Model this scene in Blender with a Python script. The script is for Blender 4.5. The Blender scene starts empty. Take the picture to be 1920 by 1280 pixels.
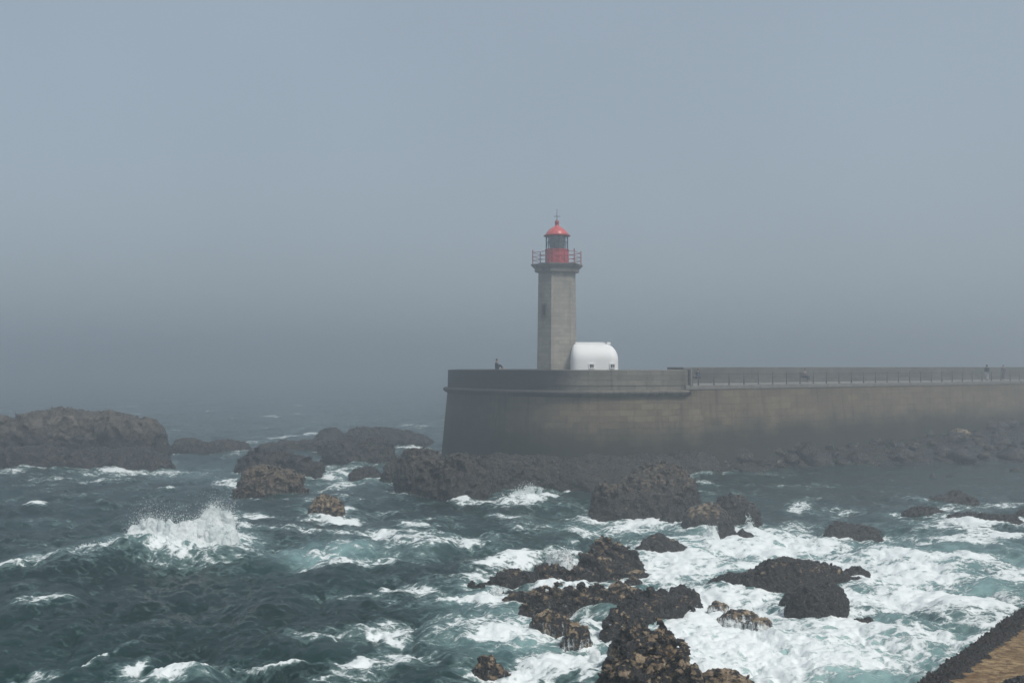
import bpy, bmesh, math, random
import numpy as np
from mathutils import Vector, Matrix
R = math.radians
random.seed(4); rng = np.random.default_rng(7)
S = bpy.context.scene
C = S.collection

# ------------------------------------------------------------------ camera, sky, sun, exposure
H = 8.8            # eye height above the mean water level (m)
F = 2000.0         # focal length in pixels of the 1920 x 1280 photograph
HOR = 687.0        # row of the horizon in the photograph
cam_d = bpy.data.cameras.new('camera'); cam = bpy.data.objects.new('camera', cam_d); C.objects.link(cam)
cam_d.sensor_width = 36.0; cam_d.lens = 36.0*F/1920.0
cam_d.clip_start = 0.5; cam_d.clip_end = 9000
PITCH = math.atan((HOR-640.0)/F)
cam.location = (0, 0, H); cam.rotation_euler = (math.pi/2+PITCH, 0, 0)
S.camera = cam

W = bpy.data.worlds.new('World'); S.world = W; W.use_nodes = True
nt = W.node_tree; nt.nodes.clear()
wo = nt.nodes.new('ShaderNodeOutputWorld'); bg = nt.nodes.new('ShaderNodeBackground')
sky = nt.nodes.new('ShaderNodeTexSky'); sky.sky_type = 'NISHITA'; sky.sun_disc = False
SUN_EL, SUN_AZ = 55.0, 140.0
sky.sun_elevation = R(SUN_EL); sky.sun_rotation = R(SUN_AZ)
sky.air_density = 1.0; sky.dust_density = 3.5; sky.ozone_density = 1.0
hs = nt.nodes.new('ShaderNodeHueSaturation'); hs.inputs['Saturation'].default_value = 0.7
nt.links.new(sky.outputs[0], hs.inputs['Color'])
ov = nt.nodes.new('ShaderNodeMix'); ov.data_type = 'RGBA'; ov.inputs[0].default_value = .72
ov.inputs[7].default_value = (2.75, 3.35, 3.90, 1)                       # the fog deck, about as bright as the clear sky
tc = nt.nodes.new('ShaderNodeTexCoord'); nz = nt.nodes.new('ShaderNodeTexNoise'); nz.inputs['Scale'].default_value = 2.2; nz.inputs['Detail'].default_value = 4
mr = nt.nodes.new('ShaderNodeMapRange'); mr.inputs[1].default_value = .3; mr.inputs[2].default_value = .7; mr.inputs[3].default_value = .95; mr.inputs[4].default_value = 1.04
mu = nt.nodes.new('ShaderNodeMix'); mu.data_type = 'RGBA'; mu.blend_type = 'MULTIPLY'; mu.inputs[0].default_value = 1
nt.links.new(tc.outputs['Generated'], nz.inputs['Vector']); nt.links.new(nz.outputs[0], mr.inputs[0])
nt.links.new(hs.outputs[0], ov.inputs[6]); nt.links.new(ov.outputs[2], mu.inputs[6]); nt.links.new(mr.outputs[0], mu.inputs[7])
nt.links.new(mu.outputs[2], bg.inputs['Color'])
bg.inputs['Strength'].default_value = 0.063
nt.links.new(bg.outputs[0], wo.inputs['Surface'])

sl = bpy.data.lights.new('sun', 'SUN'); so = bpy.data.objects.new('sun', sl); C.objects.link(so)
sl.energy = 1.5; sl.angle = R(14); sl.color = (1.0, 0.96, 0.9)
so.rotation_euler = (R(90-SUN_EL), 0, R(180-SUN_AZ)); so.location = (30, -40, 80)

S.view_settings.view_transform = 'Standard'; S.view_settings.look = 'None'
S.view_settings.exposure = 1.04; S.view_settings.gamma = 1.0
S.render.engine = 'CYCLES'
S.cycles.use_denoising = True
S.cycles.max_bounces = 6; S.cycles.diffuse_bounces = 4; S.cycles.glossy_bounces = 2
S.cycles.transmission_bounces = 4; S.cycles.volume_bounces = 2; S.cycles.transparent_max_bounces = 8
HAZE_DENSITY = 0.0046

# ------------------------------------------------------------------ numpy noise
def _hash(ix, iy, iz, seed):
    h = (ix.astype(np.uint32)*np.uint32(374761393) + iy.astype(np.uint32)*np.uint32(668265263)
         + iz.astype(np.uint32)*np.uint32(2147483647) + np.uint32(seed*1013904223 & 0xffffffff))
    h = (h ^ (h >> np.uint32(13)))*np.uint32(1274126177)
    h = (h ^ (h >> np.uint32(16)))*np.uint32(2246822519)
    return h ^ (h >> np.uint32(15))
def gnoise(p, seed=0):
    p = np.asarray(p, dtype=np.float64)
    i = np.floor(p).astype(np.int64); f = p-i
    u = f*f*f*(f*(f*6-15)+10)
    res = 0
    for dx in (0, 1):
        for dy in (0, 1):
            for dz in (0, 1):
                h = _hash((i[:, 0]+dx) & 0xffffffff, (i[:, 1]+dy) & 0xffffffff, (i[:, 2]+dz) & 0xffffffff, seed)
                a = (h & np.uint32(1023))/1023.0*2*np.pi; z = ((h >> np.uint32(10)) & np.uint32(1023))/1023.0*2-1
                r = np.sqrt(np.maximum(0, 1-z*z))
                d = r*np.cos(a)*(f[:, 0]-dx)+r*np.sin(a)*(f[:, 1]-dy)+z*(f[:, 2]-dz)
                w = (u[:, 0] if dx else 1-u[:, 0])*(u[:, 1] if dy else 1-u[:, 1])*(u[:, 2] if dz else 1-u[:, 2])
                res = res+w*d
    return res*1.5
def fbm(p, octv=4, seed=0, gain=0.5, kind='n'):
    a, s, t = 1.0, 0.0, 0.0
    q = np.array(p, dtype=np.float64)
    for k in range(octv):
        n = gnoise(q, seed+k*17)
        if kind == 'r': n = 1-2*np.abs(n)*1.6
        if kind == 'b': n = np.abs(n)*3.2-0.8
        s = s+a*n; t += a; a *= gain; q = q*2.03+11.7
    return s/t
def smooth(a, b, x):
    t = np.clip((x-a)/(b-a), 0, 1); return t*t*(3-2*t)

def depth(py, z=0.0):                       # distance of a point at height z seen at photo row py
    return (H-z)*F/(py-HOR)
def at(px, py, Y):                          # photo pixel + distance -> world point
    return Vector(((px-960)/F*Y, Y, H-(py-HOR)/F*Y))

# ------------------------------------------------------------------ mesh helpers
def mesh_np(name, verts, faces, mat, parent=None, smooth_=True, attrs=None):
    me = bpy.data.meshes.new(name)
    verts = np.asarray(verts, dtype=np.float32); faces = np.asarray(faces, dtype=np.int32)
    n = faces.shape[1]
    me.vertices.add(len(verts)); me.vertices.foreach_set('co', verts.ravel())
    me.loops.add(faces.size); me.loops.foreach_set('vertex_index', faces.ravel())
    me.polygons.add(len(faces)); me.polygons.foreach_set('loop_start', np.arange(0, faces.size, n, dtype=np.int32))
    me.polygons.foreach_set('use_smooth', np.full(len(faces), smooth_, dtype=bool))
    for k, v in (attrs or {}).items():
        a = me.attributes.new(k, 'FLOAT', 'POINT'); a.data.foreach_set('value', np.asarray(v, dtype=np.float32))
    me.update(calc_edges=True); me.validate()
    if mat: me.materials.append(mat)
    o = bpy.data.objects.new(name, me); C.objects.link(o)
    if parent: o.parent = parent
    return o
class MB:
    """collects shapes, then links them as one mesh object"""
    def __init__(s): s.bm = bmesh.new(); s.uv = s.bm.loops.layers.uv.new('uv')
    def box(s, c, size, rz=0.0, bevel=0.0):
        m = Matrix.Translation(c) @ Matrix.Rotation(rz, 4, 'Z') @ Matrix.Diagonal((*size, 1))
        r = bmesh.ops.create_cube(s.bm, size=1.0, matrix=m)
        if bevel:
            es = list({e for v in r['verts'] for e in v.link_edges})
            bmesh.ops.bevel(s.bm, geom=es, offset=bevel, segments=2, affect='EDGES')
        return s
    def tube(s, a, b, r0, r1=None, n=8, caps=True):
        a, b = Vector(a), Vector(b); r1 = r0 if r1 is None else r1
        d = (b-a); L = d.length; q = d.to_track_quat('Z', 'Y').to_matrix().to_4x4()
        m = Matrix.Translation((a+b)/2) @ q
        bmesh.ops.create_cone(s.bm, cap_ends=caps, segments=n, radius1=r0, radius2=r1, depth=L, matrix=m)
        return s
    def lathe(s, prof, c=(0, 0), n=32, rot=0.0):
        rings = []
        for r, z in prof:
            if r < 1e-4: rings.append([s.bm.verts.new((c[0], c[1], z))])
            else: rings.append([s.bm.verts.new((c[0]+r*math.cos(rot+2*math.pi*k/n), c[1]+r*math.sin(rot+2*math.pi*k/n), z)) for k in range(n)])
        U = 0
        for A, B in zip(rings, rings[1:]):
            for k in range(n):
                k2 = (k+1) % n
                q = [A[k % len(A)], A[k2 % len(A)], B[k2 % len(B)], B[k % len(B)]]
                q2 = []
                for v in q:
                    if v not in q2: q2.append(v)
                if len(q2) > 2:
                    f = s.bm.faces.new(q2)
                    for l in f.loops:
                        kk = k if l.vert in (A[k % len(A)], B[k % len(B)]) else k+1
                        rr = max(math.hypot(l.vert.co.x-c[0], l.vert.co.y-c[1]), .01)
                        l[s.uv].uv = (kk*2*math.pi/n*max(p[0] for p in prof), l.vert.co.z)
        return s
    def sphere(s, c, r, sx=1, sy=1, sz=1, n=16):
        bmesh.ops.create_uvsphere(s.bm, u_segments=n, v_segments=n//2, radius=r, matrix=Matrix.Translation(c) @ Matrix.Diagonal((sx, sy, sz, 1)))
        return s
    def build(s, name, mat, parent=None, smooth_=False, angle=None):
        bmesh.ops.recalc_face_normals(s.bm, faces=s.bm.faces)
        for f in s.bm.faces: f.smooth = smooth_
        me = bpy.data.meshes.new(name); s.bm.to_mesh(me); s.bm.free()
        if smooth_ and angle: me.set_sharp_from_angle(angle=angle)
        if mat: me.materials.append(mat)
        o = bpy.data.objects.new(name, me); C.objects.link(o)
        if parent: o.parent = parent
        return o
def empty(name, loc=(0, 0, 0)):
    o = bpy.data.objects.new(name, None); C.objects.link(o); o.location = loc; return o
def tag(o, label=None, cat=None, group=None, kind=None):
    if label: o['label'] = label
    if cat: o['category'] = cat
    if group: o['group'] = group
    if kind: o['kind'] = kind
    return o
def hang(root, *parts):                      # parts were built in world coordinates: keep them there
    for p in parts:
        p.parent = root
        p.matrix_parent_inverse = Matrix.Translation(root.location).inverted()

# ------------------------------------------------------------------ material helpers
class NT:
    def __init__(s, name):
        s.m = bpy.data.materials.new(name); s.m.use_nodes = True; s.t = s.m.node_tree
        s.t.nodes.clear()
        s.out = s.t.nodes.new('ShaderNodeOutputMaterial'); s.b = s.t.nodes.new('ShaderNodeBsdfPrincipled')
        s.t.links.new(s.b.outputs[0], s.out.inputs['Surface'])
    def n(s, typ, **kw):
        o = s.t.nodes.new(typ)
        for k, v in kw.items(): setattr(o, k, v)
        return o
    def set(s, sock, v):
        if isinstance(v, bpy.types.NodeSocket): s.t.links.new(v, sock)
        elif v is not None:
            if hasattr(sock.default_value, '__len__') and isinstance(v, (tuple, list)):
                v = tuple(v)+((1,) if len(sock.default_value) == 4 and len(v) == 3 else ())
            sock.default_value = v
    def noise(s, vec=None, scale=1.0, detail=4.0, rough=0.55, dist=0.0, lac=2.0, out=0):
        o = s.n('ShaderNodeTexNoise'); s.set(o.inputs['Vector'], vec)
        for k, v in (('Scale', scale), ('Detail', detail), ('Roughness', rough), ('Distortion', dist), ('Lacunarity', lac)): o.inputs[k].default_value = v
        return o.outputs[out]
    def voro(s, vec=None, scale=1.0, feature='F1', rnd=1.0):
        o = s.n('ShaderNodeTexVoronoi', feature=feature); s.set(o.inputs['Vector'], vec)
        o.inputs['Scale'].default_value = scale; o.inputs['Randomness'].default_value = rnd
        return o.outputs['Distance']
    def math(s, op, a, b=None, c=None, clamp=False):
        o = s.n('ShaderNodeMath', operation=op, use_clamp=clamp); s.set(o.inputs[0], a); s.set(o.inputs[1], b)
        if c is not None: s.set(o.inputs[2], c)
        return o.outputs[0]
    def mix(s, f, a, b, blend='MIX'):
        o = s.n('ShaderNodeMix', data_type='RGBA', blend_type=blend); s.set(o.inputs[0], f); s.set(o.inputs[6], a); s.set(o.inputs[7], b)
        return o.outputs[2]
    def ramp(s, f, a, b, lo=0.0, hi=1.0):
        o = s.n('ShaderNodeMapRange', interpolation_type='SMOOTHSTEP'); s.set(o.inputs[0], f)
        s.set(o.inputs[1], a); s.set(o.inputs[2], b); s.set(o.inputs[3], lo); s.set(o.inputs[4], hi)
        return o.outputs[0]
    def attr(s, name):
        o = s.n('ShaderNodeAttribute', attribute_name=name); return o.outputs['Fac']
    def pos(s): return s.n('ShaderNodeNewGeometry').outputs['Position']
    def map(s, vec, scale=(1, 1, 1), rot=(0, 0, 0), loc=(0, 0, 0)):
        o = s.n('ShaderNodeMapping'); s.set(o.inputs[0], vec)
        o.inputs['Location'].default_value = loc; o.inputs['Rotation'].default_value = rot; o.inputs['Scale'].default_value = scale
        return o.outputs[0]
    def sep(s, vec): 
        o = s.n('ShaderNodeSeparateXYZ'); s.set(o.inputs[0], vec); return o.outputs
    def bump(s, h, strength=0.5, dist=0.1, normal=None):
        o = s.n('ShaderNodeBump'); o.inputs['Strength'].default_value = strength; o.inputs['Distance'].default_value = dist
        s.set(o.inputs['Height'], h)
        if normal is not None: s.set(o.inputs['Normal'], normal)
        return o.outputs[0]
    def done(s, color=None, rough=None, normal=None, spec=None, metal=None):
        s.set(s.b.inputs['Base Color'], color); s.set(s.b.inputs['Roughness'], rough); s.set(s.b.inputs['Normal'], normal)
        s.set(s.b.inputs['Specular IOR Level'], spec); s.set(s.b.inputs['Metallic'], metal)
        return s.m

def simple(name, col, rough=0.6, var=0.15, scale=6.0, metal=0.0, bump=0.0):
    t = NT(name); n = t.noise(t.pos(), scale, 5)
    c = t.mix(t.ramp(n, .3, .7), tuple(x*(1-var) for x in col), tuple(min(1, x*(1+var)) for x in col))
    return t.done(c, rough, t.bump(n, bump, .02) if bump else None, None, metal)

# --- rock: tan stone, brown algae, black mussel beds, white run-off where the sea washes over
def rock_mat():
    t = NT('rock'); P = t.pos(); z = t.sep(P)[2]
    cover, wash, tone, dry = t.attr('cover'), t.attr('wash'), t.attr('tone'), t.attr('dry')
    warp = t.noise(P, 1.3, 3, out=1)
    big = t.noise(t.map(P, (1, 1, 1.6)), 3.3, 8, .66, .9)
    spots = t.voro(t.mix(.25, P, warp, 'ADD'), 4.2, 'F1')
    fine = t.noise(P, 14, 5, .7)
    m = t.math('ADD', t.math('MULTIPLY', big, .82), t.math('MULTIPLY', spots, .18))
    m = t.math('ADD', m, t.math('MULTIPLY', fine, .22))
    # threshold from the cover attribute
    th = t.math('SUBTRACT', 0.88, t.math('MULTIPLY', cover, 0.58))
    mus = t.ramp(t.math('SUBTRACT', m, th), -.02, .03)
    stone = t.mix(t.ramp(t.noise(P, 3.5, 6, .65), .32, .68), (.14, .10, .06), (.36, .27, .17))
    stone = t.mix(t.ramp(t.noise(P, 25, 4, .7), .5, .75), stone, (.05, .036, .025))
    stone = t.mix(t.math('MULTIPLY', t.ramp(t.noise(P, .8, 4), .45, .7), .5), stone, (.10, .055, .022))
    dark = t.mix(t.ramp(t.noise(P, 9, 4, .7), .35, .75), (.006, .0055, .006), (.022, .018, .015))
    farc = t.mix(t.ramp(t.noise(P, 1.1, 6, .7), .35, .68), t.mix(dry, (.008, .0072, .0068), (.030, .024, .018)), t.mix(dry, (.030, .024, .018), (.098, .076, .052)))
    c = t.mix(mus, stone, dark)
    c = t.mix(tone, c, farc)
    # run-off: vertical streaks
    st = t.noise(t.map(P, (3.2, 3.2, .5)), 2.2, 6, .7, .4)
    wf = t.ramp(t.math('ADD', st, t.math('MULTIPLY', wash, .55)), .78, .98)
    c = t.mix(t.math('MULTIPLY', wf, t.ramp(wash, 0.02, .25)), c, (.72, .76, .76))
    mb = t.voro(t.mix(.3, P, t.noise(P, 6, 3, out=1)), 11, 'F1')
    h = t.math('ADD', t.math('MULTIPLY', t.math('SUBTRACT', 1.0, mb), t.math('MULTIPLY', mus, .9)), t.math('MULTIPLY', t.noise(P, 18, 6, .7), .8))
    rough = t.ramp(t.noise(P, 5, 3), .3, .7, .16, .5)
    return t.done(c, rough, t.bump(h, .8, .07), .5)
M_ROCK = rock_mat()

# --- sea
def sea_mat():
    t = NT('sea_water'); P = t.pos()
    foam, aer = t.attr('foam'), t.attr('aerated')
    warp = t.noise(P, .55, 4, .6, out=1)
    Pw = t.mix(.5, P, warp, 'ADD')
    flow = t.map(Pw, (1.0, 1.35, .4), (0, 0, R(14)))
    f1 = t.noise(flow, 1.35, 12, .71, .7)
    lace = t.math('SUBTRACT', 1.0, t.math('MULTIPLY', t.voro(t.mix(.55, flow, t.noise(P, 1.7, 5, .6, out=1), 'ADD'), 1.55, 'DISTANCE_TO_EDGE'), 3.4), clamp=True)
    lace2 = t.math('SUBTRACT', 1.0, t.math('MULTIPLY', t.voro(t.mix(.5, P, t.noise(P, 3.1, 5, .6, out=1), 'ADD'), 4.1, 'DISTANCE_TO_EDGE'), 3.0), clamp=True)
    pat = t.math('ADD', t.math('MULTIPLY', f1, .86), t.math('ADD', t.math('MULTIPLY', lace, .17), t.math('MULTIPLY', lace2, .12)))
    th = t.math('SUBTRACT', 0.92, t.math('MULTIPLY', foam, .68))
    ff = t.ramp(t.math('SUBTRACT', pat, th), t.math('MULTIPLY_ADD', foam, -.09, -.02), t.math('MULTIPLY_ADD', foam, .07, .08))
    soft = t.ramp(t.math('SUBTRACT', pat, th), -.30, .14)
    deep = t.mix(t.ramp(t.noise(P, .12, 3), .35, .7), (.0035, .018, .017), (.007, .031, .029))
    teal = t.mix(t.ramp(t.noise(P, .5, 4), .3, .7), (.06, .125, .13), (.21, .34, .335))
    c = t.mix(t.ramp(aer, 0, .55), deep, teal)
    c = t.mix(t.ramp(aer, .5, .95), c, t.mix(t.ramp(t.noise(P, .35, 5), .3, .7), (.30, .47, .45), (.52, .68, .655)))
    c = t.mix(t.math('MULTIPLY', soft, .5), c, (.30, .44, .43))
    c = t.mix(t.ramp(foam, .55, 1.0, 0, .62), c, (.62, .72, .71))
    white = t.mix(t.noise(P, 3.0, 6, .7), (.66, .72, .72), (.86, .88, .88))
    c = t.mix(ff, c, white)
    rough = t.ramp(ff, 0, 1, .12, .7)
    rip = t.math('ADD', t.noise(t.map(P, (1, 1.6, 1)), 2.4, 9, .68), t.math('MULTIPLY', t.noise(P, 9, 4, .6), .3))
    h = t.math('ADD', t.math('MULTIPLY', rip, .55), t.math('MULTIPLY', ff, .35))
    t.set(t.b.inputs['IOR'], 1.33)
    return t.done(c, rough, t.bump(h, .6, .22), .3)
M_SEA = sea_mat()
def spray_mat():
    t = NT('spray_foam'); P = t.pos()
    c = t.mix(t.ramp(t.noise(P, 1.6, 7, .7), .3, .7), (.72, .80, .80), (.92, .94, .94))
    t.set(t.b.inputs['Subsurface Weight'], .0)
    t.done(c, .6, t.bump(t.noise(P, 6, 7, .75), .6, .10), .3)
    tr = t.n('ShaderNodeBsdfTranslucent'); tr.inputs[0].default_value = (.9, .93, .93, 1)
    mx = t.n('ShaderNodeMixShader'); mx.inputs[0].default_value = .25
    t.t.links.new(t.b.outputs[0], mx.inputs[1]); t.t.links.new(tr.outputs[0], mx.inputs[2]); t.t.links.new(mx.outputs[0], t.out.inputs['Surface'])
    return t.m
M_SPRAY = spray_mat()

# --- masonry: courses on the uv (metres), soot-dark weathering with shade painted in towards the left, green-black algae near the water
def masonry(name, col, bw=1.25, bh=.52, mort=.02, algae=None, stain=0.5, dark_x=None, contrast=.22, streak=.5):
    t = NT(name); uv = t.n('ShaderNodeUVMap', uv_map='uv').outputs[0]; P = t.pos(); X, Y, Z = t.sep(P)
    br = t.n('ShaderNodeTexBrick'); t.set(br.inputs['Vector'], uv)
    br.inputs['Scale'].default_value = 1.0; br.inputs['Brick Width'].default_value = bw; br.inputs['Row Height'].default_value = bh
    br.inputs['Mortar Size'].default_value = mort; br.inputs['Mortar Smooth'].default_value = .4; br.inputs['Bias'].default_value = 0
    lo = tuple(x*(1-contrast) for x in col); hi = tuple(x*(1+contrast) for x in col)
    t.set(br.inputs['Color1'], lo); t.set(br.inputs['Color2'], hi); t.set(br.inputs['Mortar'], tuple(x*.62 for x in col))
    c = br.outputs['Color']
    g = t.noise(P, 1.6, 7, .7)
    c = t.mix(t.ramp(g, .3, .72, .0, .55), c, tuple(x*.5 for x in col))
    c = t.mix(t.ramp(t.noise(P, .33, 5, .62), .42, .66, 0, .5), c, tuple(x*.48 for x in col))
    c = t.mix(t.ramp(t.noise(P, 9, 5, .7), .45, .8, 0, .4), c, tuple(x*1.25 for x in col))
    sk = t.noise(t.map(P, (2.0, 2.0, .16)), 1.0, 6, .65)
    c = t.mix(t.math('MULTIPLY', t.ramp(sk, .48, .72), streak), c, (.028, .027, .024))
    if dark_x:  # dark stain plus painted shade where the bastion turns to face left
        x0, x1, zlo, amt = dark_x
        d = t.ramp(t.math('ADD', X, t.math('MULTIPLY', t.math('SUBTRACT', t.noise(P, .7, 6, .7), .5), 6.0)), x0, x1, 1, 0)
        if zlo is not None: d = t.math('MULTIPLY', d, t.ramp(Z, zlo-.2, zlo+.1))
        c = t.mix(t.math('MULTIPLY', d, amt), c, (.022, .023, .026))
    if algae:
        z0, z1 = algae
        zz = t.math('ADD', Z, t.math('MULTIPLY', t.math('SUBTRACT', t.noise(P, .45, 7, .68), .5), 3.4))
        c = t.mix(t.ramp(zz, z0, z1, .92, 0), c, t.mix(t.noise(P, 4, 5), (.012, .014, .011), (.035, .036, .026)))
    h = t.math('ADD', t.math('MULTIPLY', br.outputs['Fac'], -.6), t.math('MULTIPLY', t.noise(P, 7, 6, .7), .7))
    return t.done(c, .88, t.bump(h, .5, .06), .25)
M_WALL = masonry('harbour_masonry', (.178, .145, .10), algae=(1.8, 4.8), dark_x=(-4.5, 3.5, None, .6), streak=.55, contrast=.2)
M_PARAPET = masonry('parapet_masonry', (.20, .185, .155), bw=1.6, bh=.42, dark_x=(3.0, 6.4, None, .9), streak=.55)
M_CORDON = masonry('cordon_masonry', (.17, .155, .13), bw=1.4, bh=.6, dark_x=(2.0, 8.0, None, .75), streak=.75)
M_PIER = masonry('pier_masonry', (.185, .148, .10), algae=(2.4, 5.2), streak=.6, bw=1.5, bh=.6, contrast=.15)
M_BACK = masonry('pier_back_masonry', (.15, .145, .13), bw=1.8, bh=.7, streak=.35)
M_TOWER = masonry('tower_granite', (.35, .325, .28), bw=1.1, bh=.36, mort=.016, contrast=.16, streak=.28)
M_CORNICE = masonry('cornice_granite', (.25, .235, .21), bw=1.3, bh=.5, streak=.5)
M_PAVE = simple('paving', (.17, .16, .145), .85, .2, 2.0)
M_RED = simple('red_paint', (.36, .05, .062), .42, .38, 4.0)
M_REDROOF = simple('red_roof_paint', (.50, .09, .085), .32, .25, 3.0)
M_IRON = simple('dark_iron', (.035, .032, .03), .55, .3, 8)
M_REDIRON = simple('red_iron', (.28, .03, .03), .45, .2, 8)
M_WHITE = simple('white_paint', (.80, .80, .79), .55, .03, .8)
M_DARK = simple('dark_opening', (.02, .022, .025), .5, .3, 5)
M_LENS = simple('lens_glass', (.035, .045, .055), .12, .3, 8)
def glass_mat():
    t = NT('pane_glass'); g = t.n('ShaderNodeBsdfTransparent'); t.set(g.inputs[0], (.86, .9, .92))
    gl = t.n('ShaderNodeBsdfGlossy'); gl.inputs['Roughness'].default_value = .05
    mx = t.n('ShaderNodeMixShader'); mx.inputs[0].default_value = .14
    t.t.links.new(g.outputs[0], mx.inputs[1]); t.t.links.new(gl.outputs[0], mx.inputs[2]); t.t.links.new(mx.outputs[0], t.out.inputs['Surface'])
    return t.m
M_GLASS = glass_mat()

# ------------------------------------------------------------------ the pier and its rounded head
Z_DECK = H-1.6; Z_PAR = H-0.30; Z_COR = H-2.1
D = Vector((.813, .583)).normalized(); N = Vector((-D.y, D.x)); P0 = Vector((14.9, 90.3))
def catmull(pts, n=10):
    out = []
    P = [Vector(p) for p in pts]
    for i in range(len(P)-1):
        a = P[i-1] if i else P[0]*2-P[1]; b, c = P[i], P[i+1]; d = P[i+2] if i+2 < len(P) else P[-1]*2-P[-2]
        for k in range(n):
            t = k/n
            out.append(.5*((2*b)+(c-a)*t+(2*a-5*b+4*c-d)*t*t+(3*b-a-3*c+d)*t**3))
    out.append(P[-1]); return out
front = catmull([(11.5, 116.5), (5, 120.5), (-1.5, 117.5), (-5.4, 110.5), (-6.3, 104.0), (-4.6, 98.4), (-.8, 92.6), (3.6, 88.9), (9.0, 88.5), (14.9, 90.3)])
def sweep(path, prof, mat, name, smooth_=True, closed_prof=False):
    """profile (outward offset, z) swept along a plan path; outward = right-hand side of travel here"""
    mb = MB(); rows = []; u = 0.0; us = []
    for i, p in enumerate(path):
        a = path[max(i-1, 0)]; b = path[min(i+1, len(path)-1)]
        d = (b-a).normalized(); n = Vector((-d.y, d.x))*-1
        if i: u += (p-path[i-1]).length
        us.append(u)
        rows.append([mb.bm.verts.new((p.x+n.x*o, p.y+n.y*o, z)) for o, z in prof])
    vs = [0.0]
    for (o0, z0), (o1, z1) in zip(prof, prof[1:]): vs.append(vs[-1]+math.hypot(o1-o0, z1-z0))
    m = len(prof)
    for i in range(len(rows)-1):
        for j in range(m if closed_prof else m-1):
            j2 = (j+1) % m
            f = mb.bm.faces.new((rows[i][j], rows[i+1][j], rows[i+1][j2], rows[i][j2]))
            for l, (ii, jj) in zip(f.loops, ((i, j), (i+1, j), (i+1, j+1 if j+1 < m else 0), (i, j+1 if j+1 < m else 0))):
                l[mb.uv].uv = (us[ii], vs[jj])
    if closed_prof:
        for r in (rows[0], rows[-1]):
            try: mb.bm.faces.new(r)
            except Exception: pass
    return mb.build(name, mat, None, smooth_, R(32))
# the path runs so that the sea lies to its left: build with outward = left
def sweepL(path, prof, mat, name, **k): return sweep(path, [(-o, z) for o, z in prof], mat, name, **k)
def sgn_test():
    i = len(front)//2; d = front[i+1]-front[i-1]; n = Vector((d.y, -d.x)).normalized()
    c = Vector((4, 104)); return n.dot(front[i]-c)
OUT = 1 if sgn_test() > 0 else -1
def sw(path, prof, mat, name, **k): return sweep(path, [(o*OUT, z) for o, z in prof], mat, name, **k)

bastion = tag(empty('bastion', (4, 100, 0)), 'rounded battered stone pier head with dark parapet carrying the lighthouse', 'bastion')
zs = np.linspace(-1.0, Z_COR-.38, 9)
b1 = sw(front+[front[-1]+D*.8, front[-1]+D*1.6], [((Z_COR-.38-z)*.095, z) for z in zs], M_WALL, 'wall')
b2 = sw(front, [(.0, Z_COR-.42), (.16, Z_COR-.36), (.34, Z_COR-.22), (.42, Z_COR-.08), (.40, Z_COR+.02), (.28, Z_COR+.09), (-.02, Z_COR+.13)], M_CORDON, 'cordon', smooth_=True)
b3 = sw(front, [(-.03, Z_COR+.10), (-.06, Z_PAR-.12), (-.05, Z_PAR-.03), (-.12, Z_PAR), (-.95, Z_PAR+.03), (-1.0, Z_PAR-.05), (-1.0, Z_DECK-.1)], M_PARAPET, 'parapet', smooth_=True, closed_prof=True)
mb = MB()
dk = [mb.bm.verts.new((p.x, p.y, Z_DECK)) for p in front]
mb.bm.faces.new(dk)
bmesh.ops.triangulate(mb.bm, faces=mb.bm.faces)
b4 = mb.build('deck', M_PAVE)
mb = MB(); e = front[-1]                     # pale end stone of the parapet
mb.box((e.x-.02, e.y+.46, (Z_PAR+Z_DECK)/2+.02), (.16, 1.1, Z_PAR-Z_DECK+.08), math.atan2(D.y, D.x), .02)
b5 = mb.build('end_stone', M_PAVE)
hang(bastion, b1, b2, b3, b4, b5)

LEN = 95.0
pier = tag(empty('pier', (30, 102, 0)), 'long pale stone pier wall running from the lighthouse head to the right edge', 'pier')
pl = [P0+D*s for s in np.linspace(-.3, LEN, 60)]
# harbour side lies to the camera side: outward = -N
def swp(off, prof, mat, name, a=-.3, b=LEN, **k):
    path = [P0+N*off+D*s for s in np.linspace(a, b, 60)]
    return sweep(path, prof, mat, name, **k)
q1 = swp(0, [(max(0.0, (Z_COR-.38-z)*.095-.015), z) for z in list(np.linspace(-1.0, Z_COR-.38, 9))+[Z_DECK-.33]], M_PIER, 'wall', a=.35)
q2 = swp(0, [(.0, Z_DECK-.335), (.05, Z_DECK-.33), (.06, Z_DECK-.02), (.03, Z_DECK+.006), (-.7, Z_DECK+.006)], M_PAVE, 'coping', smooth_=False)
q3 = swp(0, [(-.7, Z_DECK), (-8.6, Z_DECK+.02)], M_PAVE, 'walkway', smooth_=False)
hang(pier, q1, q2, q3)
bw_ = tag(empty('sea_wall', (40, 118, 0)), 'thick dark breakwater wall behind the pier railing with a low stone ledge', 'sea wall')
w1 = swp(8.0, [(.0, Z_DECK-.02), (.02, H-.10), (-.03, H-.06), (-2.2, H-.06), (-2.3, -1)], M_BACK, 'wall', a=7.4, closed_prof=True)
w2 = swp(8.0, [(.004, Z_DECK), (.62, Z_DECK+.003), (.62, Z_DECK+.40), (.58, Z_DECK+.43), (.004, Z_DECK+.43)], M_BACK, 'ledge', a=7.3, smooth_=False)
hang(bw_, w1, w2)

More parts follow.
